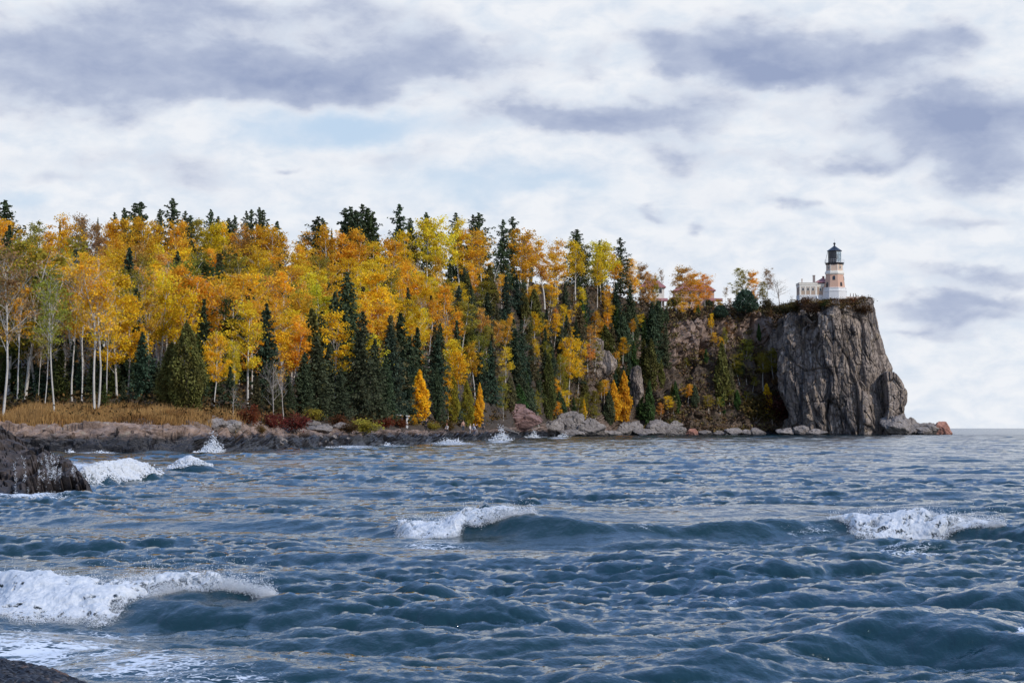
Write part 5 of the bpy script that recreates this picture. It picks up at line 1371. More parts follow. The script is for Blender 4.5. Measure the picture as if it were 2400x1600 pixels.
# railing
rl = MB()
for k in range(24):
    a = k * 2 * math.pi / 24; rl.tube([(2.86 * math.sin(a), -2.86 * math.cos(a), 10.84), (2.86 * math.sin(a), -2.86 * math.cos(a), 11.8)], .016, 4)
for h in (11.3, 11.8):
    rl.tube([(2.86 * math.sin(k * math.pi / 24), -2.86 * math.cos(k * math.pi / 24), h) for k in range(49)], .018, 4)
rl.build('railing', M_WHITE, gal)
ld = MB()
for s in (-.2, .2):
    ld.tube([(-2.85, -.4 + s, 10.86), (-2.02, -.4 + s, 14.2)], .035, 5)
for i in range(9):
    f = (i + .5) / 9; x = -2.85 + .83 * f; ld.tube([(x, -.6, 10.86 + 3.34 * f), (x, -.2, 10.86 + 3.34 * f)], .022, 4)
ld.build('ladder', M_GREYC, gal)
# lantern room: iron wall on the landward side, glass towards the lake
def arc(r, a1, a2, z1, z2, n, mb, th=.05):
    vs = []; fs = []
    for i in range(n + 1):
        a = a1 + (a2 - a1) * i / n
        for rr in (r, r - th):
            for z in (z1, z2): vs.append((rr * math.sin(a), -rr * math.cos(a), z))
    for i in range(n):
        o = i * 4; q = o + 4
        fs += [(o, q, q + 1, o + 1), (o + 2, o + 3, q + 3, q + 2), (o, o + 2, q + 2, q), (o + 1, q + 1, q + 3, o + 3)]
    fs += [(0, 1, 3, 2), (n * 4, n * 4 + 2, n * 4 + 3, n * 4 + 1)]
    mb.add(vs, fs)
mb = MB(); arc(1.9, R(-190), R(7), 10.88, 14.3, 14, mb); lant = mb.build('lantern_wall', M_BLACK, lh)
mb = MB(); arc(1.88, R(7), R(170), 11.12, 14.15, 12, mb, .02); gls = mb.build('lantern_glass', M_GLASS, lh)
mb = MB(); arc(1.9, R(7), R(170), 10.88, 11.12, 12, mb); mb.build('lantern_sill', M_WHITE, lh)
mb = MB()
for k in range(9):
    a = R(7 + 163 * k / 8); mb.tube([(1.9 * math.sin(a), -1.9 * math.cos(a), 11.1), (1.9 * math.sin(a), -1.9 * math.cos(a), 14.3)], .028, 4)
for z in (12.1, 13.1):
    mb.tube([(1.9 * math.sin(R(7 + 163 * k / 16)), -1.9 * math.cos(R(7 + 163 * k / 16)), z) for k in range(17)], .02, 4)
mb.build('glazing_bars', M_BLACK, gls)
mb = MB(); mb.ring([(.3, 10.9), (.3, 11.7), (.75, 11.8), (.98, 12.3), (1.02, 12.7), (.95, 13.2), (.6, 13.7), (.2, 13.9)], 14); mb.build('lens', M_DARKGL, lh, True)
roof = lring([(2.05, 14.22), (2.22, 14.3), (2.2, 14.42), (1.55, 14.85), (.85, 15.35), (.34, 15.72), (.2, 16.0)], 'roof', M_BLACK, n=16, a0=0)
mb = MB(); mb.ring([(.2, 16.0), (.15, 16.15), (.2, 16.22)], 10); mb.ball((0, 0, 16.5), .36, 12, 8); mb.tube([(0, 0, 16.8), (0, 0, 17.9)], [.03, .01], 5); mb.build('finial', M_BLACK, roof, True)
def face_win(par, ang, z, w, h, r_mid, slope, arch=True, frame=.12, fm=None):
    """window on one face of the tower; r_mid is the corner radius at its mid height"""
    ap = r_mid * math.cos(math.pi / 8) + .02
    M = Matrix.Rotation(ang, 4, 'Z') @ Matrix.Translation((0, -ap, z)) @ Matrix.Rotation(-slope, 4, 'X')
    def outline(w, h):
        if not arch: return [(-w/2, -h/2), (w/2, -h/2), (w/2, h/2), (-w/2, h/2)]
        o = [(-w/2, -h/2), (w/2, -h/2)]
        for k in range(9):
            a = math.pi * k / 8; o.append((w/2 * math.cos(a), h/2 - w/2 + w/2 * math.sin(a)))
        return o
    def slab(w, h, y0, y1):
        o = outline(w, h); n = len(o); mb = MB()
        vs = [M @ Vector((x, y0, q)) for x, q in o] + [M @ Vector((x, y1, q)) for x, q in o]
        mb.add(vs, [tuple(range(n)), tuple(n + k for k in reversed(range(n)))] + [(k, n + k, n + (k+1) % n, (k+1) % n) for k in range(n)])
        return mb
    f = slab(w + frame * 2, h + frame * 2, -.06, .03).build('window', fm or M_BLACK, par)
    slab(w, h, -.085, .02).build('pane', M_DARKGL, f)
    mb = MB(); mb.box((-.025, -.10, -h/2), (.025, -.086, h/2 - .02), M); mb.box((-w/2, -.10, -.03), (-.0255, -.086, .03), M); mb.box((.0255, -.10, -.03), (w/2, -.086, .03), M); mb.build('glazing_bar', M_GREYC if fm else M_BLACK, f)
sl = math.atan(.48 * .92 / 3.8)
fa = lambda k: A0 + R(22.5) + k * math.pi / 4           # centre angles of the faces
face_win(shaft, fa(-1), 6.35, .5, 1.0, 2.83, sl)
face_win(shaft, fa(0), 4.5, .46, 1.0, 3.06, sl)
face_win(shaft, fa(-2), 4.4, .6, 1.3, 3.06, sl)
face_win(shaft, fa(1), 6.3, .5, 1.0, 2.83, sl)
face_win(drum, fa(0), 9.45, .42, .85, 2.53, 0, False, .08, M_CREAM)
face_win(drum, fa(-2), 9.45, .42, .85, 2.53, 0, False, .08, M_CREAM)
face_win(drum, fa(2), 9.45, .42, .85, 2.53, 0, False, .08, M_CREAM)

# ---- engine building beside the tower
ab = tag(empty('lighthouse_annex', P(1894.5, 703, 580)), 'low cream building with brick panels, attached left of the lighthouse', 'building')
S = 581 / F
x0, x1, xr = (1874.5 - 1894.5) * S, (1915 - 1894.5) * S, (1940 - 1894.5) * S
mb = MB(); mb.box((x0, 0, 1.55), (x1, 6.5, 4.2)); mb.box((x1 + .002, .9, 1.55), (xr, 6.5, 4.2)); wall = mb.build('wall', M_BRICK3, ab)
mb = MB(); mb.box((x0 - .08, -.08, -1.6), (x1 + .08, 6.58, 1.35)); mb.box((x0 - .12, -.12, 1.352), (x1 + .12, 6.6, 1.55)); mb.box((x1 + .081, .82, -1.6), (xr, 6.55, 1.35)); mb.box((x1 + .121, .78, 1.352), (xr, 6.56, 1.55)); mb.build('base', M_WHITE, ab)
mb = MB()
for a, b in ((x0 - .05, x0 + .42), (x0 + 1.52, x0 + 1.87), (x0 + 2.97, x0 + 3.32), (x1 - .5, x1 + .05)):
    mb.box((a, -.06, 1.552), (b, .1, 3.9))
mb.build('pilasters', M_CREAM, ab)
mb = MB(); mb.box((x0 - .06, -.07, 3.9), (x1 + .06, 6.56, 4.55)); mb.box((x0 - .2, -.2, 4.552), (x1 + .2, 6.65, 4.72)); mb.box((x0 - .1, -.1, 4.722), (x1 + .1, 6.6, 5.0)); mb.box((x0 - .22, -.22, 5.002), (x1 + .22, 6.66, 5.14))
mb.box((x1 + .221, .83, 3.9), (xr, 6.55, 4.55)); mb.box((x1 + .222, .75, 4.552), (xr, 6.55, 4.9)); mb.build('cornice', M_CREAM, ab)
for x, y in ((x0 + .97, 0), (x0 + 2.42, 0), (x0 + 3.87, 0), (x1 + 1.15, .9)):
    mb = MB(); mb.box((x - .40, y - .07, 2.7), (x + .40, y + .03, 3.72)); w_ = mb.build('window', M_CREAM, ab)
    mb = MB(); mb.box((x - .27, y - .10, 2.78), (x + .27, y - .072, 3.56)); mb.build('pane', M_DARKGL, w_)
    mb = MB(); mb.box((x - .02, y - .125, 2.8), (x + .02, y - .102, 3.54)); mb.build('glazing_bar', M_GREYC, w_)
rx = (1934 - 1894.5) * S; mb = MB()
mb.add([(x1 - .6, .3, 5.15), (xr + .6, .3, 5.15), (xr + .6, 6.4, 5.15), (x1 - .6, 6.4, 5.15), (rx, 3.2, 6.85)], [(0, 1, 4), (1, 2, 4), (2, 3, 4), (3, 0, 4), (3, 2, 1, 0)])
rf = mb.build('roof', M_REDROOF, ab); mb = MB(); mb.box((rx - .3, 2.9, 6.5), (rx + .3, 3.5, 7.2)); mb.build('vent', M_REDROOF, rf)
cx = (1881.7 - 1894.5) * S; mb = MB(); mb.box((cx - .13, 1.4, 5.12), (cx + .13, 1.7, 6.1)); mb.box((cx - .18, 1.35, 6.102), (cx + .18, 1.75, 6.3)); mb.build('chimney', M_BRICK3, ab)
cx = (1912 - 1894.5) * S; mb = MB(); mb.box((cx - .32, 3, 5.12), (cx + .32, 3.7, 7.3)); mb.box((cx - .38, 2.94, 7.302), (cx + .38, 3.76, 7.5)); mb.build('chimney', M_BRICK2, ab)
st = tag(empty('entrance_steps', P(1912, 703, 578)), 'grey concrete steps with side walls below the cream annex', 'steps')
mb = MB()
for i in range(6): mb.box((-1.9 + .0, .3 * i - 1.6, -1.2), (.2, .3 * i - 1.3, .1 + .19 * i))
mb.build('treads', M_GREYC, st)
mb = MB(); mb.add([(-2.2, -1.7, -1.2), (-1.902, -1.7, -1.2), (-1.902, .4, -1.2), (-2.2, .4, -1.2), (-2.2, -1.7, .35), (-1.902, -1.7, .35), (-1.902, .4, 1.45), (-2.2, .4, 1.45)], [(0,3,2,1),(4,5,6,7),(0,1,5,4),(1,2,6,5),(2,3,7,6),(3,0,4,7)])
mb.add([(.202, -1.7, -1.2), (.5, -1.7, -1.2), (.5, .4, -1.2), (.202, .4, -1.2), (.202, -1.7, .35), (.5, -1.7, .35), (.5, .4, 1.45), (.202, .4, 1.45)], [(0,3,2,1),(4,5,6,7),(0,1,5,4),(1,2,6,5),(2,3,7,6),(3,0,4,7)])
mb.build('side_walls', M_WHITE, st)
tw = MB(); p = P(2004, 700, 578)
tw.box((-2.7, -.2, -1.2), (2.6, 2.4, .15)); tw.box((-2.7, -.45, -1.2), (2.6, -.202, .62)); tw.box((2.602, -.45, -1.2), (2.85, 2.4, .55))
o = tw.build('terrace_wall', M_CONC); o.location = p; tag(o, 'low peach-coloured terrace wall right of the lighthouse', 'wall')

# ---- keepers' houses behind the trees
def house(u, vg, d, wpx, wall_h, roof_h, dep, wm, name, label, porch=None, wins=3):
    s = d / F; w = wpx * s
    h = tag(empty(name, P(u, vg, d)), label, 'house')
    mb = MB(); mb.box((-w/2, 0, -1), (w/2, dep, wall_h)); wl = mb.build('wall', wm, h)
    e = .55; rr = MB(); q = w * .16
    rr.add([(-w/2-e, -e, wall_h), (w/2+e, -e, wall_h), (w/2+e, dep+e, wall_h), (-w/2-e, dep+e, wall_h), (-q, dep/2, wall_h+roof_h), (q, dep/2, wall_h+roof_h),
            (-w/2-e, -e, wall_h-.18), (w/2+e, -e, wall_h-.18), (w/2+e, dep+e, wall_h-.18), (-w/2-e, dep+e, wall_h-.18)],
           [(0,1,5,4), (1,2,5), (2,3,4,5), (3,0,4), (6,9,8,7), (0,6,7,1), (1,7,8,2), (2,8,9,3), (3,9,6,0)])
    rf = rr.build('roof', M_REDROOF, h)
    mb = MB(); mb.box((-.4, dep/2 - .35, wall_h + roof_h - .6), (.4, dep/2 + .35, wall_h + roof_h + .9)); mb.build('chimney', wm, rf)
    for k in range(wins):
        for z in (1.2, wall_h - 1.9):
            x = -w/2 + w * (k + .5) / wins
            mb = MB(); mb.box((x - .5, -.06, z - .1), (x + .5, .02, z + 1.4)); f = mb.build('window', M_WHITE, wl)
            mb = MB(); mb.box((x - .4, -.09, z), (x + .4, -.062, z + 1.3)); mb.build('pane', M_DARKGL, f)
    if porch:
        px0, px1 = porch; mb = MB()
        mb.add([(px0, -2.4, 2.2), (px1, -2.4, 2.2), (px1, -.01, 3.1), (px0, -.01, 3.1), (px0, -2.4, 2.05), (px1, -2.4, 2.05), (px1, -.01, 2.05), (px0, -.01, 2.05)], [(0,1,2,3), (4,7,6,5), (0,4,5,1), (1,5,6,2), (2,6,7,3), (3,7,4,0)])
        po = mb.build('porch_roof', M_REDROOF, h); mb = MB()
        for x in (px0 + .15, (px0 + px1) / 2, px1 - .15): mb.box((x - .09, -2.3, -.5), (x + .09, -2.1, 2.05))
        mb.build('porch_posts', M_WHITE, po)
    return h
house(1530, 722, 618, 54, 6.6, 3.0, 7.5, M_CREAM, 'keepers_house', 'cream two-storey house with red hip roof, left of the brick house', (.6, 4.6), 3)
house(1628, 722, 622, 92, 5.6, 3.6, 9.0, M_BRICK, 'brick_house', 'tan brick house with red hip roof behind the large orange birch', (3.4, 8.6), 4)
m_lamp = MB(); m_lamp.tube([(0, 0, -.4), (0, 0, 1.5)], .05, 6); m_lamp.box((-.2, -.06, 1.0), (.2, -.052, 1.75)); m_lamp.box((-.22, -.05, .98), (.22, .03, 1.77))
o = m_lamp.build('sign_post', M_WHITE); o.location = P(1585, 735, 592); tag(o, 'small white marker post on the slope below the houses', 'marker post')
fp, _ = land_v(943, 1000)
hut = tag(empty('shelter', P(945, 994, fp.y + 1)), 'small white shelter with flat slanting roof beside the golden cone tree', 'shelter')
S = fp.y / F * .85
mb = MB(); mb.box((8 * S, -.2, -.6), (12 * S, 1.7, 21 * S)); mb.box((-12 * S, 1.702, -.6), (12 * S, 1.85, 21 * S)); mb.build('wall', M_WHITE, hut)
mb = MB(); mb.add([(-20*S, -.6, 28*S), (16*S, -.6, 24*S), (16*S, 2.1, 24*S), (-20*S, 2.1, 28*S), (-20*S, -.6, 25.5*S), (16*S, -.6, 21.5*S), (16*S, 2.1, 21.5*S), (-20*S, 2.1, 25.5*S)], [(0,1,2,3), (4,7,6,5), (0,4,5,1), (1,5,6,2), (2,6,7,3), (3,7,4,0)]); mb.build('roof', M_WHITE, hut)
mb = MB()
for x in (-16 * S, -3 * S): mb.tube([(x, -.3, -.6), (x, -.3, 25 * S)], .05, 6)
mb.build('posts', M_GREYC, hut)
# driftwood log on the bank
lg = MB(); a = P(1165, 1002, 356); b = P(1216, 1016, 352)
lg.tube([a, a.lerp(b, .4) + Vector((0, 0, .1)), b], [.18, .16, .10], 7); o = lg.build('driftwood_log', M_GREYB); tag(o, 'weathered log lying slantwise on the bank by the pink outcrop', 'log')
lg = MB(); a = P(1180, 1000, 358); b = P(1206, 1010, 357)
lg.tube([a, b], [.12, .08], 7); o = lg.build('driftwood_log', M_GREYB); tag(o, 'short weathered log just above the long slanting log', 'log')

# ================================================================== people
def skinned(name, verts, edges, mat, parent, sub=2, root=0):
    me = bpy.data.meshes.new(name); me.from_pydata([v[:3] for v in verts], edges, [])
    o = link(name, me)
    sk = o.modifiers.new('s', 'SKIN'); ss = o.modifiers.new('u', 'SUBSURF'); ss.levels = sub; ss.render_levels = sub
    if not me.skin_vertices: me.attributes.new('x', 'FLOAT', 'POINT')
    for i, v in enumerate(verts):
        r = v[3] if len(v) == 4 else None
        me.skin_vertices[0].data[i].radius = (v[3], v[4]) if len(v) > 4 else (v[3], v[3])
    me.skin_vertices[0].data[root].use_root = True
    dg = bpy.context.evaluated_depsgraph_get(); dg.update()
    m2 = bpy.data.meshes.new_from_object(o.evaluated_get(dg), depsgraph=dg)
    bpy.data.objects.remove(o)
    m2.name = name; m2.materials.clear(); m2.materials.append(mat)
    m2.polygons.foreach_set('use_smooth', np.ones(len(m2.polygons), bool))
    return link(name, m2, parent)

def ensure_skin(me):
    pass
M_SKIN = simple_mat('skin', (.50, .30, .22), .6, .05)
def cloth(c): return simple_mat('cloth', c, .9, .1, 6)
def person(loc, rz, pose, jacket, trousers, hair, label, H=1.72, group=None, hat=None):
    """standing, walking, holding up a camera or seated figure facing -Y before rz"""
    root = tag(empty('person', loc, rz), label, 'person', group)
    k = H / 1.72
    hip = .90; dz = 0
    if pose == 'sit': hip = .42
    fl = {'stand': ((-.10, 0, 0), (.10, .02, 0)), 'walk': ((-.10, -.26, 0), (.10, .24, .03)), 'photo': ((-.12, -.04, 0), (.13, .05, 0)), 'sit': ((-.13, -.62, .02), (.12, -.56, .02)), 'bend': ((-.12, 0, 0), (.14, .06, 0))}[pose]
    kn = {'stand': ((-.10, -.03, .48), (.10, -.02, .48)), 'walk': ((-.10, -.16, .47), (.10, .04, .47)), 'photo': ((-.11, -.05, .48), (.12, 0, .48)), 'sit': ((-.14, -.46, .50), (.13, -.42, .50)), 'bend': ((-.11, -.05, .48), (.12, 0, .48))}[pose]
    tl = -.22 if pose == 'bend' else -.03 if pose != 'sit' else -.10
    sh = (0, tl, hip + .52); ne = (0, tl * 1.15, hip + .60); hd = (0, tl * 1.3 - .02, hip + .74)
    if pose == 'photo': el = ((-.27, -.14, hip + .34), (.27, -.14, hip + .34)); ha = ((-.08, -.30, hip + .68), (.08, -.30, hip + .68))
    elif pose == 'sit': el = ((-.25, -.12, hip + .26), (.25, -.12, hip + .26)); ha = ((-.12, -.36, hip + .14), (.12, -.36, hip + .14))
    elif pose == 'walk': el = ((-.25, .10, hip + .25), (.25, -.08, hip + .25)); ha = ((-.25, -.02, hip + .02), (.25, -.24, hip + .06))
    else: el = ((-.25, tl * .8 + .03, hip + .25), (.25, tl * .8 + .03, hip + .25)); ha = ((-.24, tl - .06, hip - .01), (.24, tl - .06, hip - .01))
    V_ = []; E_ = []
    def v(p, a, b=None): V_.append((p[0] * k, p[1] * k, p[2] * k, a * k, (b or a) * k)); return len(V_) - 1
    pel = v((0, 0, hip), .14, .11); wa = v((0, tl * .4, hip + .22), .13, .10); ch = v((0, tl * .8, hip + .42), .16, .11); nk = v(ne, .055); h1 = v((hd[0], hd[1], hd[2] - .05), .075, .085); h2 = v((hd[0], hd[1] + .01, hd[2] + .06), .078, .095); h3 = v((hd[0], hd[1] + .01, hd[2] + .13), .045, .055)
    E_ += [(pel, wa), (wa, ch), (ch, nk), (nk, h1), (h1, h2), (h2, h3)]
    for s, i in ((-1, 0), (1, 1)):
        a = v((s * .17, sh[1], sh[2] - .04), .058); b = v(el[i], .046); c = v(ha[i], .034); E_ += [(ch, a), (a, b), (b, c)]
        d1 = Vector(ha[i]) - Vector(el[i]); d1.normalize()
        side = Vector((1, 0, 0)) if abs(d1.z) > .5 else Vector((0, 0, 1))
        palm = v(Vector(ha[i]) + d1 * .07, .034, .02); E_.append((c, palm))
        for f, ln in ((-1.5, .06), (-.5, .075), (.5, .07), (1.5, .055)):
            q = v(Vector(ha[i]) + d1 * (.09 + ln) + side * f * .019 + Vector((0, -.012, 0)), .009); E_.append((palm, q))
        q = v(Vector(ha[i]) + d1 * .07 + side * .05 * -s + Vector((0, -.03, 0)), .010); E_.append((c, q))
        t = v((s * .095, 0, hip - .06), .085); kk = v(kn[i], .058); an = v((fl[i][0], fl[i][1], fl[i][2] + .09), .042); fo_ = v((fl[i][0], fl[i][1] - .13, fl[i][2] + .035), .04, .03)
        E_ += [(pel, t), (t, kk), (kk, an), (an, fo_)]
    skinned('body', V_, E_, M_SKIN, root, 1)
    def sh_(pts, ed, mat, nm): return skinned(nm, [(p[0] * k, p[1] * k, p[2] * k, a * k, b * k) for p, a, b in pts], ed, mat, root, 1)
    jm = cloth(jacket)
    pts = [((0, 0, hip - .08), .175, .14), ((0, tl * .4, hip + .22), .165, .13), ((0, tl * .8, hip + .42), .19, .14), ((0, tl, hip + .55), .08, .08)]; ed = [(0, 1), (1, 2), (2, 3)]
    for s, i in ((-1, 0), (1, 1)):
        n = len(pts); pts += [((s * .19, sh[1], sh[2] - .05), .078, .078), (el[i], .064, .064), (tuple(Vector(ha[i]).lerp(Vector(el[i]), .12)), .052, .052)]; ed += [(2, n), (n, n + 1), (n + 1, n + 2)]
    sh_(pts, ed, jm, 'jacket')
    pts = [((0, 0, hip), .155, .125)]; ed = []
    for s, i in ((-1, 0), (1, 1)):
        n = len(pts); pts += [((s * .10, 0, hip - .08), .105, .105), (kn[i], .076, .076), ((fl[i][0], fl[i][1], fl[i][2] + .10), .062, .062)]; ed += [(0, n), (n, n + 1), (n + 1, n + 2)]
    sh_(pts, ed, cloth(trousers), 'trousers')
    mb = MB(); mb.ball((hd[0] * k, (hd[1] + .03) * k, (hd[2] + .075) * k), .118 * k, 10, 7, (.86, 1.0, .95)); mb.build('hat' if hat else 'hair', cloth(hat or hair), root, True)
    mb = MB()
    for s in (-1, 1): mb.ball((s * .033 * k, (hd[1] - .088) * k, (hd[2] + .02) * k), .011 * k, 6, 4)
    mb.build('eyes', M_BLACK, root)
    mb = MB(); mb.ball((0, (hd[1] - .098) * k, (hd[2] - .012) * k), .016 * k, 6, 4, (.8, 1.3, 1.3)); mb.ball((0, (hd[1] - .088) * k, (hd[2] - .055) * k), .02 * k, 6, 4, (1.2, .4, .35)); mb.build('face', M_SKIN, root)
    return root
G1 = 'people on the shore rocks'
def on_rock(u, v):
    p, t = land_v(u, v); return p - Vector((0, 0, .03))
person(on_rock(998, 1012), .4, 'photo', (.02, .02, .025), (.02, .02, .022), (.03, .02, .015), 'person in black standing alone on the shelf, raising a camera', group=G1)
person(on_rock(1046, 1013), -.6, 'sit', (.55, .50, .48), (.05, .05, .06), (.25, .07, .05), 'person in pale top sitting on pink rock', group=G1)
person(on_rock(1081, 1011), .3, 'stand', (.42, .25, .18), (.05, .07, .10), (.05, .03, .02), 'person in tan jacket and blue trousers standing behind the others', group=G1)
person(on_rock(1096, 1018), 1.2, 'stand', (.62, .55, .52), (.25, .25, .28), (.3, .2, .12), 'person in pale pink jacket at the left of the close group', 1.62, G1)
person(on_rock(1101, 1020), -.5, 'bend', (.60, .60, .66), (.10, .10, .13), (.7, .7, .7), 'person in light grey jacket and white hat beside the pale pink jacket', 1.66, G1, hat=(.75, .75, .75))
person(on_rock(1109, 1023), .8, 'walk', (.04, .06, .11), (.05, .07, .12), (.03, .02, .015), 'person in navy jacket standing nearest the lake', group=G1)
person(on_rock(1113, 1018), 2.5, 'photo', (.015, .016, .03), (.3, .3, .33), (.02, .015, .01), 'person in black jacket and grey trousers behind the navy jacket', group=G1)
person(on_rock(1129, 1012), 0, 'stand', (.05, .06, .07), (.04, .04, .05), (.04, .03, .02), 'person in dark clothes apart at the right, below the golden cone trees', group=G1)
G2 = 'people on the lighthouse terrace'
for u, pose, rz, c, lab in ((1993, 'stand', 1.5, (.02, .02, .022), 'dark figure on the terrace, nearest the lighthouse'), (2000, 'stand', 1.2, (.02, .022, .03), 'dark figure in the middle of the terrace group'), (2007.5, 'bend', -1.4, (.015, .02, .035), 'figure in dark blue leaning forward on the terrace'), (2019, 'sit', 1.0, (.02, .02, .02), 'dark figure crouching at far end of the terrace')):
    p = P(u, 699, 579); person(p + Vector((0, 0, -.35)), rz, pose, c, (.02, .02, .025), (.02, .015, .012), lab, group=G2)

# ================================================================== breaking foam and spray
m, nt, out = new_mat('white_foam')
a = noise_n(nt, scaled_pos(nt, 1, 1, 1), 9, 4)
pf = principled(nt, out, ramp(nt, a, [(.3, (.62, .66, .70)), (.6, (.78, .80, .82))]), .8, None, .2)
pf.inputs['Subsurface Weight'].default_value = .0
M_FOAM = m
m, nt, out = new_mat('torn_foam')
ea = N(nt, 'ShaderNodeAttribute', attribute_name='edge')
pp_ = scaled_pos(nt, 1, .6, 1)
nw = N(nt, 'ShaderNodeTexNoise'); nw.inputs['Scale'].default_value = 7; nw.inputs['Detail'].default_value = 5; L(nt, pp_, nw.inputs['Vector'])
wv_ = N(nt, 'ShaderNodeVectorMath', operation='MULTIPLY_ADD'); L(nt, nw.outputs['Color'], wv_.inputs[0]); wv_.inputs[1].default_value = (.3, .3, .3); L(nt, pp_, wv_.inputs[2])
vo = N(nt, 'ShaderNodeTexVoronoi', feature='DISTANCE_TO_EDGE'); vo.inputs['Scale'].default_value = 9; L(nt, wv_.outputs[0], vo.inputs['Vector'])
fq_ = noise_n(nt, pp_, 16, 6, .7)
al = math_n(nt, 'SUBTRACT', ea.outputs['Fac'], math_n(nt, 'ADD', math_n(nt, 'MULTIPLY', vo.outputs['Distance'], 1.3), math_n(nt, 'MULTIPLY', fq_, .75)))
am_ = N(nt, 'ShaderNodeMapRange', interpolation_type='SMOOTHSTEP'); L(nt, al, am_.inputs[0]); am_.inputs[1].default_value = -.14; am_.inputs[2].default_value = .22
bf = N(nt, 'ShaderNodeBsdfPrincipled'); bf.inputs['Roughness'].default_value = .8; bf.inputs['Specular IOR Level'].default_value = .2
L(nt, ramp(nt, fq_, [(.32, (.55, .60, .66)), (.6, (.80, .82, .84))]), bf.inputs['Base Color'])
tl_ = N(nt, 'ShaderNodeBsdfTranslucent'); tl_.inputs[0].default_value = (.75, .8, .82, 1)
m1 = N(nt, 'ShaderNodeMixShader'); m1.inputs[0].default_value = .25; L(nt, bf.outputs[0], m1.inputs[1]); L(nt, tl_.outputs[0], m1.inputs[2])
tp_ = N(nt, 'ShaderNodeBsdfTransparent'); m2_ = N(nt, 'ShaderNodeMixShader'); L(nt, am_.outputs[0], m2_.inputs[0]); L(nt, tp_.outputs[0], m2_.inputs[1]); L(nt, m1.outputs[0], m2_.inputs[2])
L(nt, m2_.outputs[0], out.inputs['Surface'])
M_TORN = m
OCT = np.array([(1,0,0),(-1,0,0),(0,1,0),(0,-1,0),(0,0,1),(0,0,-1)], float)
OCF = np.array([(0,2,4),(2,1,4),(1,3,4),(3,0,4),(2,0,5),(1,2,5),(3,1,5),(0,3,5)])
def drops(c, r):
    n = len(c)
    v = OCT[None] * r[:, None, None] * rng.uniform(.6, 1.4, (n, 6, 1)) + c[:, None, :]
    f = OCF[None] + (np.arange(n) * 6)[:, None, None]
    return v.reshape(-1, 3), f.reshape(-1, 3)
def foam_obj(name, V3, F3, dc, dr, label, cat='foam', edge=None):
    v, f = drops(dc, dr)
    vs = np.concatenate([V3, v]) if len(V3) else v
    fs = np.concatenate([F3, f + len(V3)]) if len(V3) else f
    me = mesh_np(name, vs, fs, M_FOAM, True, {'edge': np.concatenate([edge, np.full(len(v), 3.0)])} if edge is not None else None)
    if edge is not None:
        me.materials.append(M_TORN); me.polygons.foreach_set('material_index', (np.arange(len(fs)) < len(F3)).astype(np.int32))
    return tag(link(name, me), label, cat, kind='stuff')
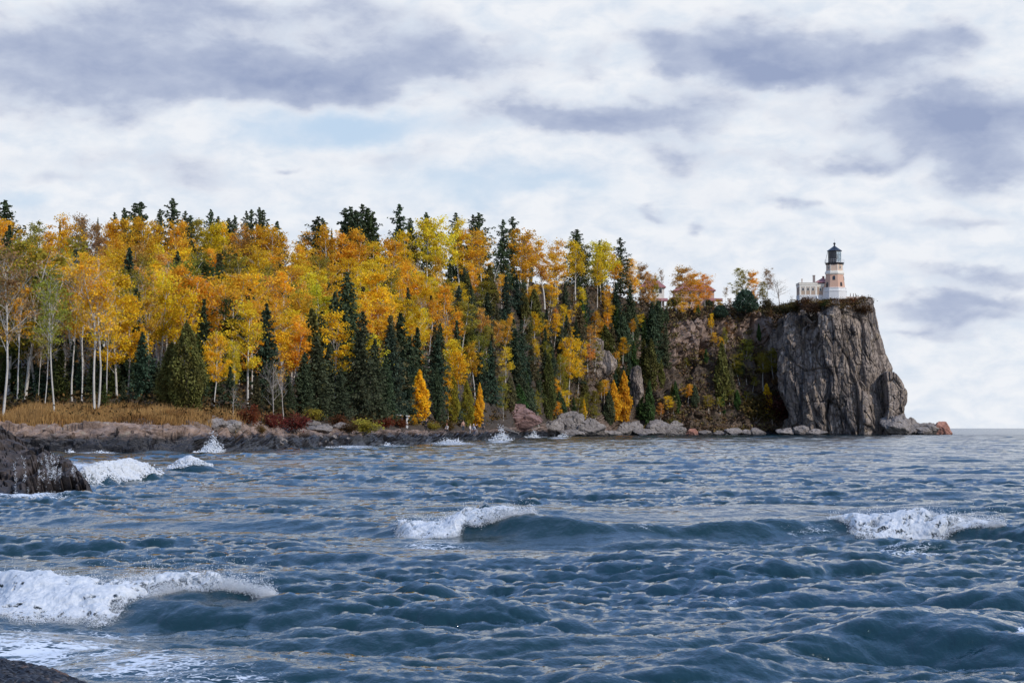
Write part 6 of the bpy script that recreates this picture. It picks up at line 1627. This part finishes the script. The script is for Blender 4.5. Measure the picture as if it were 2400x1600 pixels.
def breaker(ri, u0, u1, prof, thick, label, nu=420, ns=150, dropn=6000, thr=.40, dsz=.012, fs=3.2, seed=0, arc_=.6):
    """white water thrown over the crest of one of the big waves. prof: column -> (front reach, back reach, density)"""
    rg = RIDGES[ri]
    us = np.linspace(u0, u1, nu)
    pu = [p[0] for p in prof]
    sf = np.interp(us, pu, [p[1] for p in prof]); sb = np.interp(us, pu, [p[2] for p in prof]); den = np.interp(us, pu, [p[3] for p in prof])
    jn = np.stack([us / 60.0 + seed * 7, us * 0, us * 0], 1); sb = sb + .28 * (fbm(jn, 700, 5, .6) - .45) * den; sf = sf * (.8 + .4 * fbm(jn + 50, 701, 2))
    tu_ = np.ones(nu)
    q = np.linspace(0, 1, ns)
    S_ = sf[None, :] + (sb - sf)[None, :] * q[:, None]
    U = np.broadcast_to(us[None, :], S_.shape)
    D = np.interp(U, rg['u'], rg['d']) + S_
    x, y, z = water_pos(U, D)
    p = np.stack([x.ravel(), y.ravel(), z.ravel()], 1)
    n1 = fbm(p * fs + seed, 600 + seed, 5, .58).reshape(S_.shape); n2 = fbm(p * fs * 3.1 + seed, 620 + seed, 4, .6).reshape(S_.shape)
    m_ = np.sin(np.pi * np.clip(q, 0, 1))[:, None] ** .45 * den[None, :] + (n1 - .5) * 1.9 + (n2 - .5) * 1.3
    n0 = fbm(p * np.array([1.5, .5, 1.5]) + seed, 640 + seed, 3).reshape(S_.shape)
    bulge = (np.sin(np.pi * q ** 1.35) ** 1.15)[:, None]
    th = thick * (den * tu_)[None, :] * bulge * (.25 + 1.3 * n0) * sstep(thr - .1, thr + .45, m_)
    n4 = np.stack([fbm(p * f_ + seed + 5, 660 + seed + k_, 3, .6) - .5 for k_, f_ in enumerate((6., 7., 6.5))], 1)
    n5 = np.stack([fbm(p * f_ + seed + 9, 680 + seed + k_, 3, .65) - .5 for k_, f_ in enumerate((21., 24., 22.))], 1)
    pp = p + np.stack([th.ravel() * .0, -.55 * th.ravel(), .75 * th.ravel()], 1) + (n4 * np.array([.30, .30, .26]) * thick * 1.2 * np.minimum(1, q * 3)[:, None].repeat(nu, 1).ravel()[:, None] + n5 * np.array([.10, .07, .12]) * thick * .9) * np.minimum(1, th.ravel() / .06)[:, None]
    fq = grid_quads(ns, nu)
    keep = (m_.ravel()[fq] > .12).all(1)
    fq = fq[keep]
    tri = np.concatenate([fq[:, [0, 1, 2]], fq[:, [0, 2, 3]]])
    used = np.unique(tri); mp = np.zeros(len(pp), int); mp[used] = np.arange(len(used)); V3 = pp[used]; tri = mp[tri]
    w = np.exp(-((m_.ravel() - thr) / .16) ** 2) * (den[None, :] + 0 * S_).ravel(); w /= w.sum()
    ix = rng.choice(len(pp), dropn, p=w)
    dc = pp[ix] + rng.normal(0, 1, (dropn, 3)) * np.array([.025, .035, .016]) * arc_ + np.array([0, -.02, 0]) + np.abs(rng.normal(0, 1, (dropn, 1))) ** 2.2 * np.array([0, -.010, .020]) * arc_
    dr = dsz * rng.lognormal(-.35, .65, dropn) 
    foam_obj('breaking_foam', V3, tri, dc, np.minimum(dr, dsz * 1.7), label, edge=np.clip(m_.ravel()[used] - .13, 0, 2))
breaker(2, -60, 640, [(-60, -1.7, .35, 1.35), (40, -1.8, .45, 1.35), (150, -1.75, .25, 1.35), (215, -1.6, .2, 1.3), (265, -1.3, .16, 1.2), (305, -.85, .15, 1.1), (345, -.48, .15, 1.0), (420, -.30, .2, .95), (520, -.18, .16, .8), (640, -.1, .1, .5)], .17,
        'thick white foam tumbling down the wave nearest the beach', 620, 200, 60000, .36, .0030, 3.0, 1, 1.3)
breaker(0, 930, 1250, [(930, -.5, .2, .8), (960, -1.5, .1, 1.1), (1020, -1.6, .1, 1.15), (1070, -1.2, .25, 1.15), (1090, -.6, .35, 1.1), (1180, -.42, .25, 1.0), (1250, -.15, .15, .6)], .20,
        'white foam spilling from the tall wave in the middle of the lake', 440, 170, 26000, .42, .0052, 2.6, 2, 1.2)
breaker(0, 1940, 2350, [(1940, -.1, .2, .75), (1985, -.4, .3, .95), (2005, -1.35, .3, 1.1), (2060, -1.5, .3, 1.15), (2130, -1.0, .35, 1.2), (2175, -1.15, .0, 1.05), (2225, -.55, .1, .95), (2300, -.25, .1, .75), (2350, -.1, .1, .5)], .17,
        'white foam bursting from the wave crest on the right', 480, 170, 28000, .42, .0052, 2.6, 3, 1.2)
breaker(3, 40, 380, [(40, -1.2, 2.0, 1.0), (150, -1.6, 2.0, 1.05), (240, -1.4, .9, 1.1), (310, -1.2, .7, 1.05), (350, -.6, .5, .8), (380, -.2, .2, .5)], .30, 'white surge beside the black wave-washed rock', 320, 140, 3500, .46, .02, 1.5, 4)
breaker(4, 395, 500, [(395, -.5, .5, .7), (440, -.9, .6, 1.0), (470, -.7, .5, .9), (500, -.3, .3, .5)], .25, 'small whitecap right of the white surge', 140, 80, 900, .48, .022, 1.4, 5)
def splash(u, v, w, h, d, n, label, lean=0, sz=.03):
    """burst of spray w by h photo pixels standing on the water at (u, v)"""
    s = d / F
    b = P(u, v, d)
    t = rng.random(n) ** 2.0; x = rng.normal(0, .30, n)
    nj = max(6, int(w / 3)); jx = rng.normal(0, .27, nj); jh = rng.lognormal(-.55, .5, nj) * np.exp(-(jx / .30) ** 2); jl = rng.normal(0, .25, nj)
    jj = rng.integers(0, nj, n); x = jx[jj] + rng.normal(0, .07, n) + jl[jj] * t * t * h / max(w, h); hh = np.minimum(jh[jj] * rng.uniform(.6, 1.2, n), 1.3)
    c = np.stack([b.x + (x * w + lean * t * w) * s, b.y + rng.normal(0, .5, n), max(b.z, -.05) - .1 + t * hh * h * s * 1.15], 1)
    c += rng.normal(0, .05, c.shape)
    return c, sz * rng.uniform(.5, 1.9, n) * (1.15 - .6 * t)
SPL = [(490, 1058, 48, 34, 159.5, 3200, 'spray bursting against the rock shelf', .25, .045), (1166, 1038, 56, 27, 312, 3000, 'spray bursting below the standing people', .25, .08),
       (1245, 1026, 40, 16, 398, 1200, 'spray at the foot of the pink outcrop', .1, .08), (1318, 1026, 50, 10, 450, 1200, 'white surf in front of the domed boulder', 0, .08),
       (1055, 1044, 90, 12, 262, 2600, 'white surf along the low rocks below the seated person', 0, .07), (790, 1053, 150, 8, 200, 1800, 'thin white surf along the pebbly shelf', 0, .05),
       (238, 1063, 90, 8, 157, 1600, 'thin white surf under the rock shelf, left part', 0, .04), (165, 1062, 24, 8, 156, 500, 'small patch of surf between black rock and shelf', 0, .04),
       (905, 1047, 60, 7, 222, 900, 'thin white surf below the white shelter', 0, .06), (100, 1168, 130, 13, 56.2, 4200, 'white water washing along the foot of the black rock', 0, .018),
       (2110, 1021, 40, 4, 558, 300, 'thin surf at the end of the point', 0, .08), (530, 1119, 26, 9, 86, 500, 'tiny whitecap farther right of the white surge', 0, .02), (911, 1072, 44, 7, 136, 800, 'lone whitecap in front of the middle shore', 0, .03),
       (1395, 1262, 1, 1, 36, 1, None, 0, .01)]
for u, v, w, h, d, n, lab, lean, sz in SPL[:-1]:
    c, r_ = splash(u, v, w, h, d, n, lab, lean, sz)
    foam_obj('surf', np.zeros((0, 3)), np.zeros((0, 3), int), c, r_, lab)
# water running off the black rock
q = []
for u0 in (100, 108, 114, 122, 126, 131, 60, 178, 46, 138):
    j = int(np.clip(np.searchsorted(np.linspace(-420, 235, 330), u0), 1, 328)); jj = float(j)
    for i in range(46, 1, -1):
        jj += rng.normal(0, .8); jc = int(np.clip(jj, 0, 329))
        for k in range(14):
            q.append(NR[i, jc] + rng.normal(0, .02, 3) * np.array([1, 1, 2.5]) + np.array([0, -.03, .02]))
q = np.array(q)
q = q[rng.random(len(q)) < .8]
foam_obj('running_water', np.zeros((0, 3)), np.zeros((0, 3), int), q, .009 * rng.uniform(.3, 1.4, len(q)), 'thin white rivulets running down the black rock')
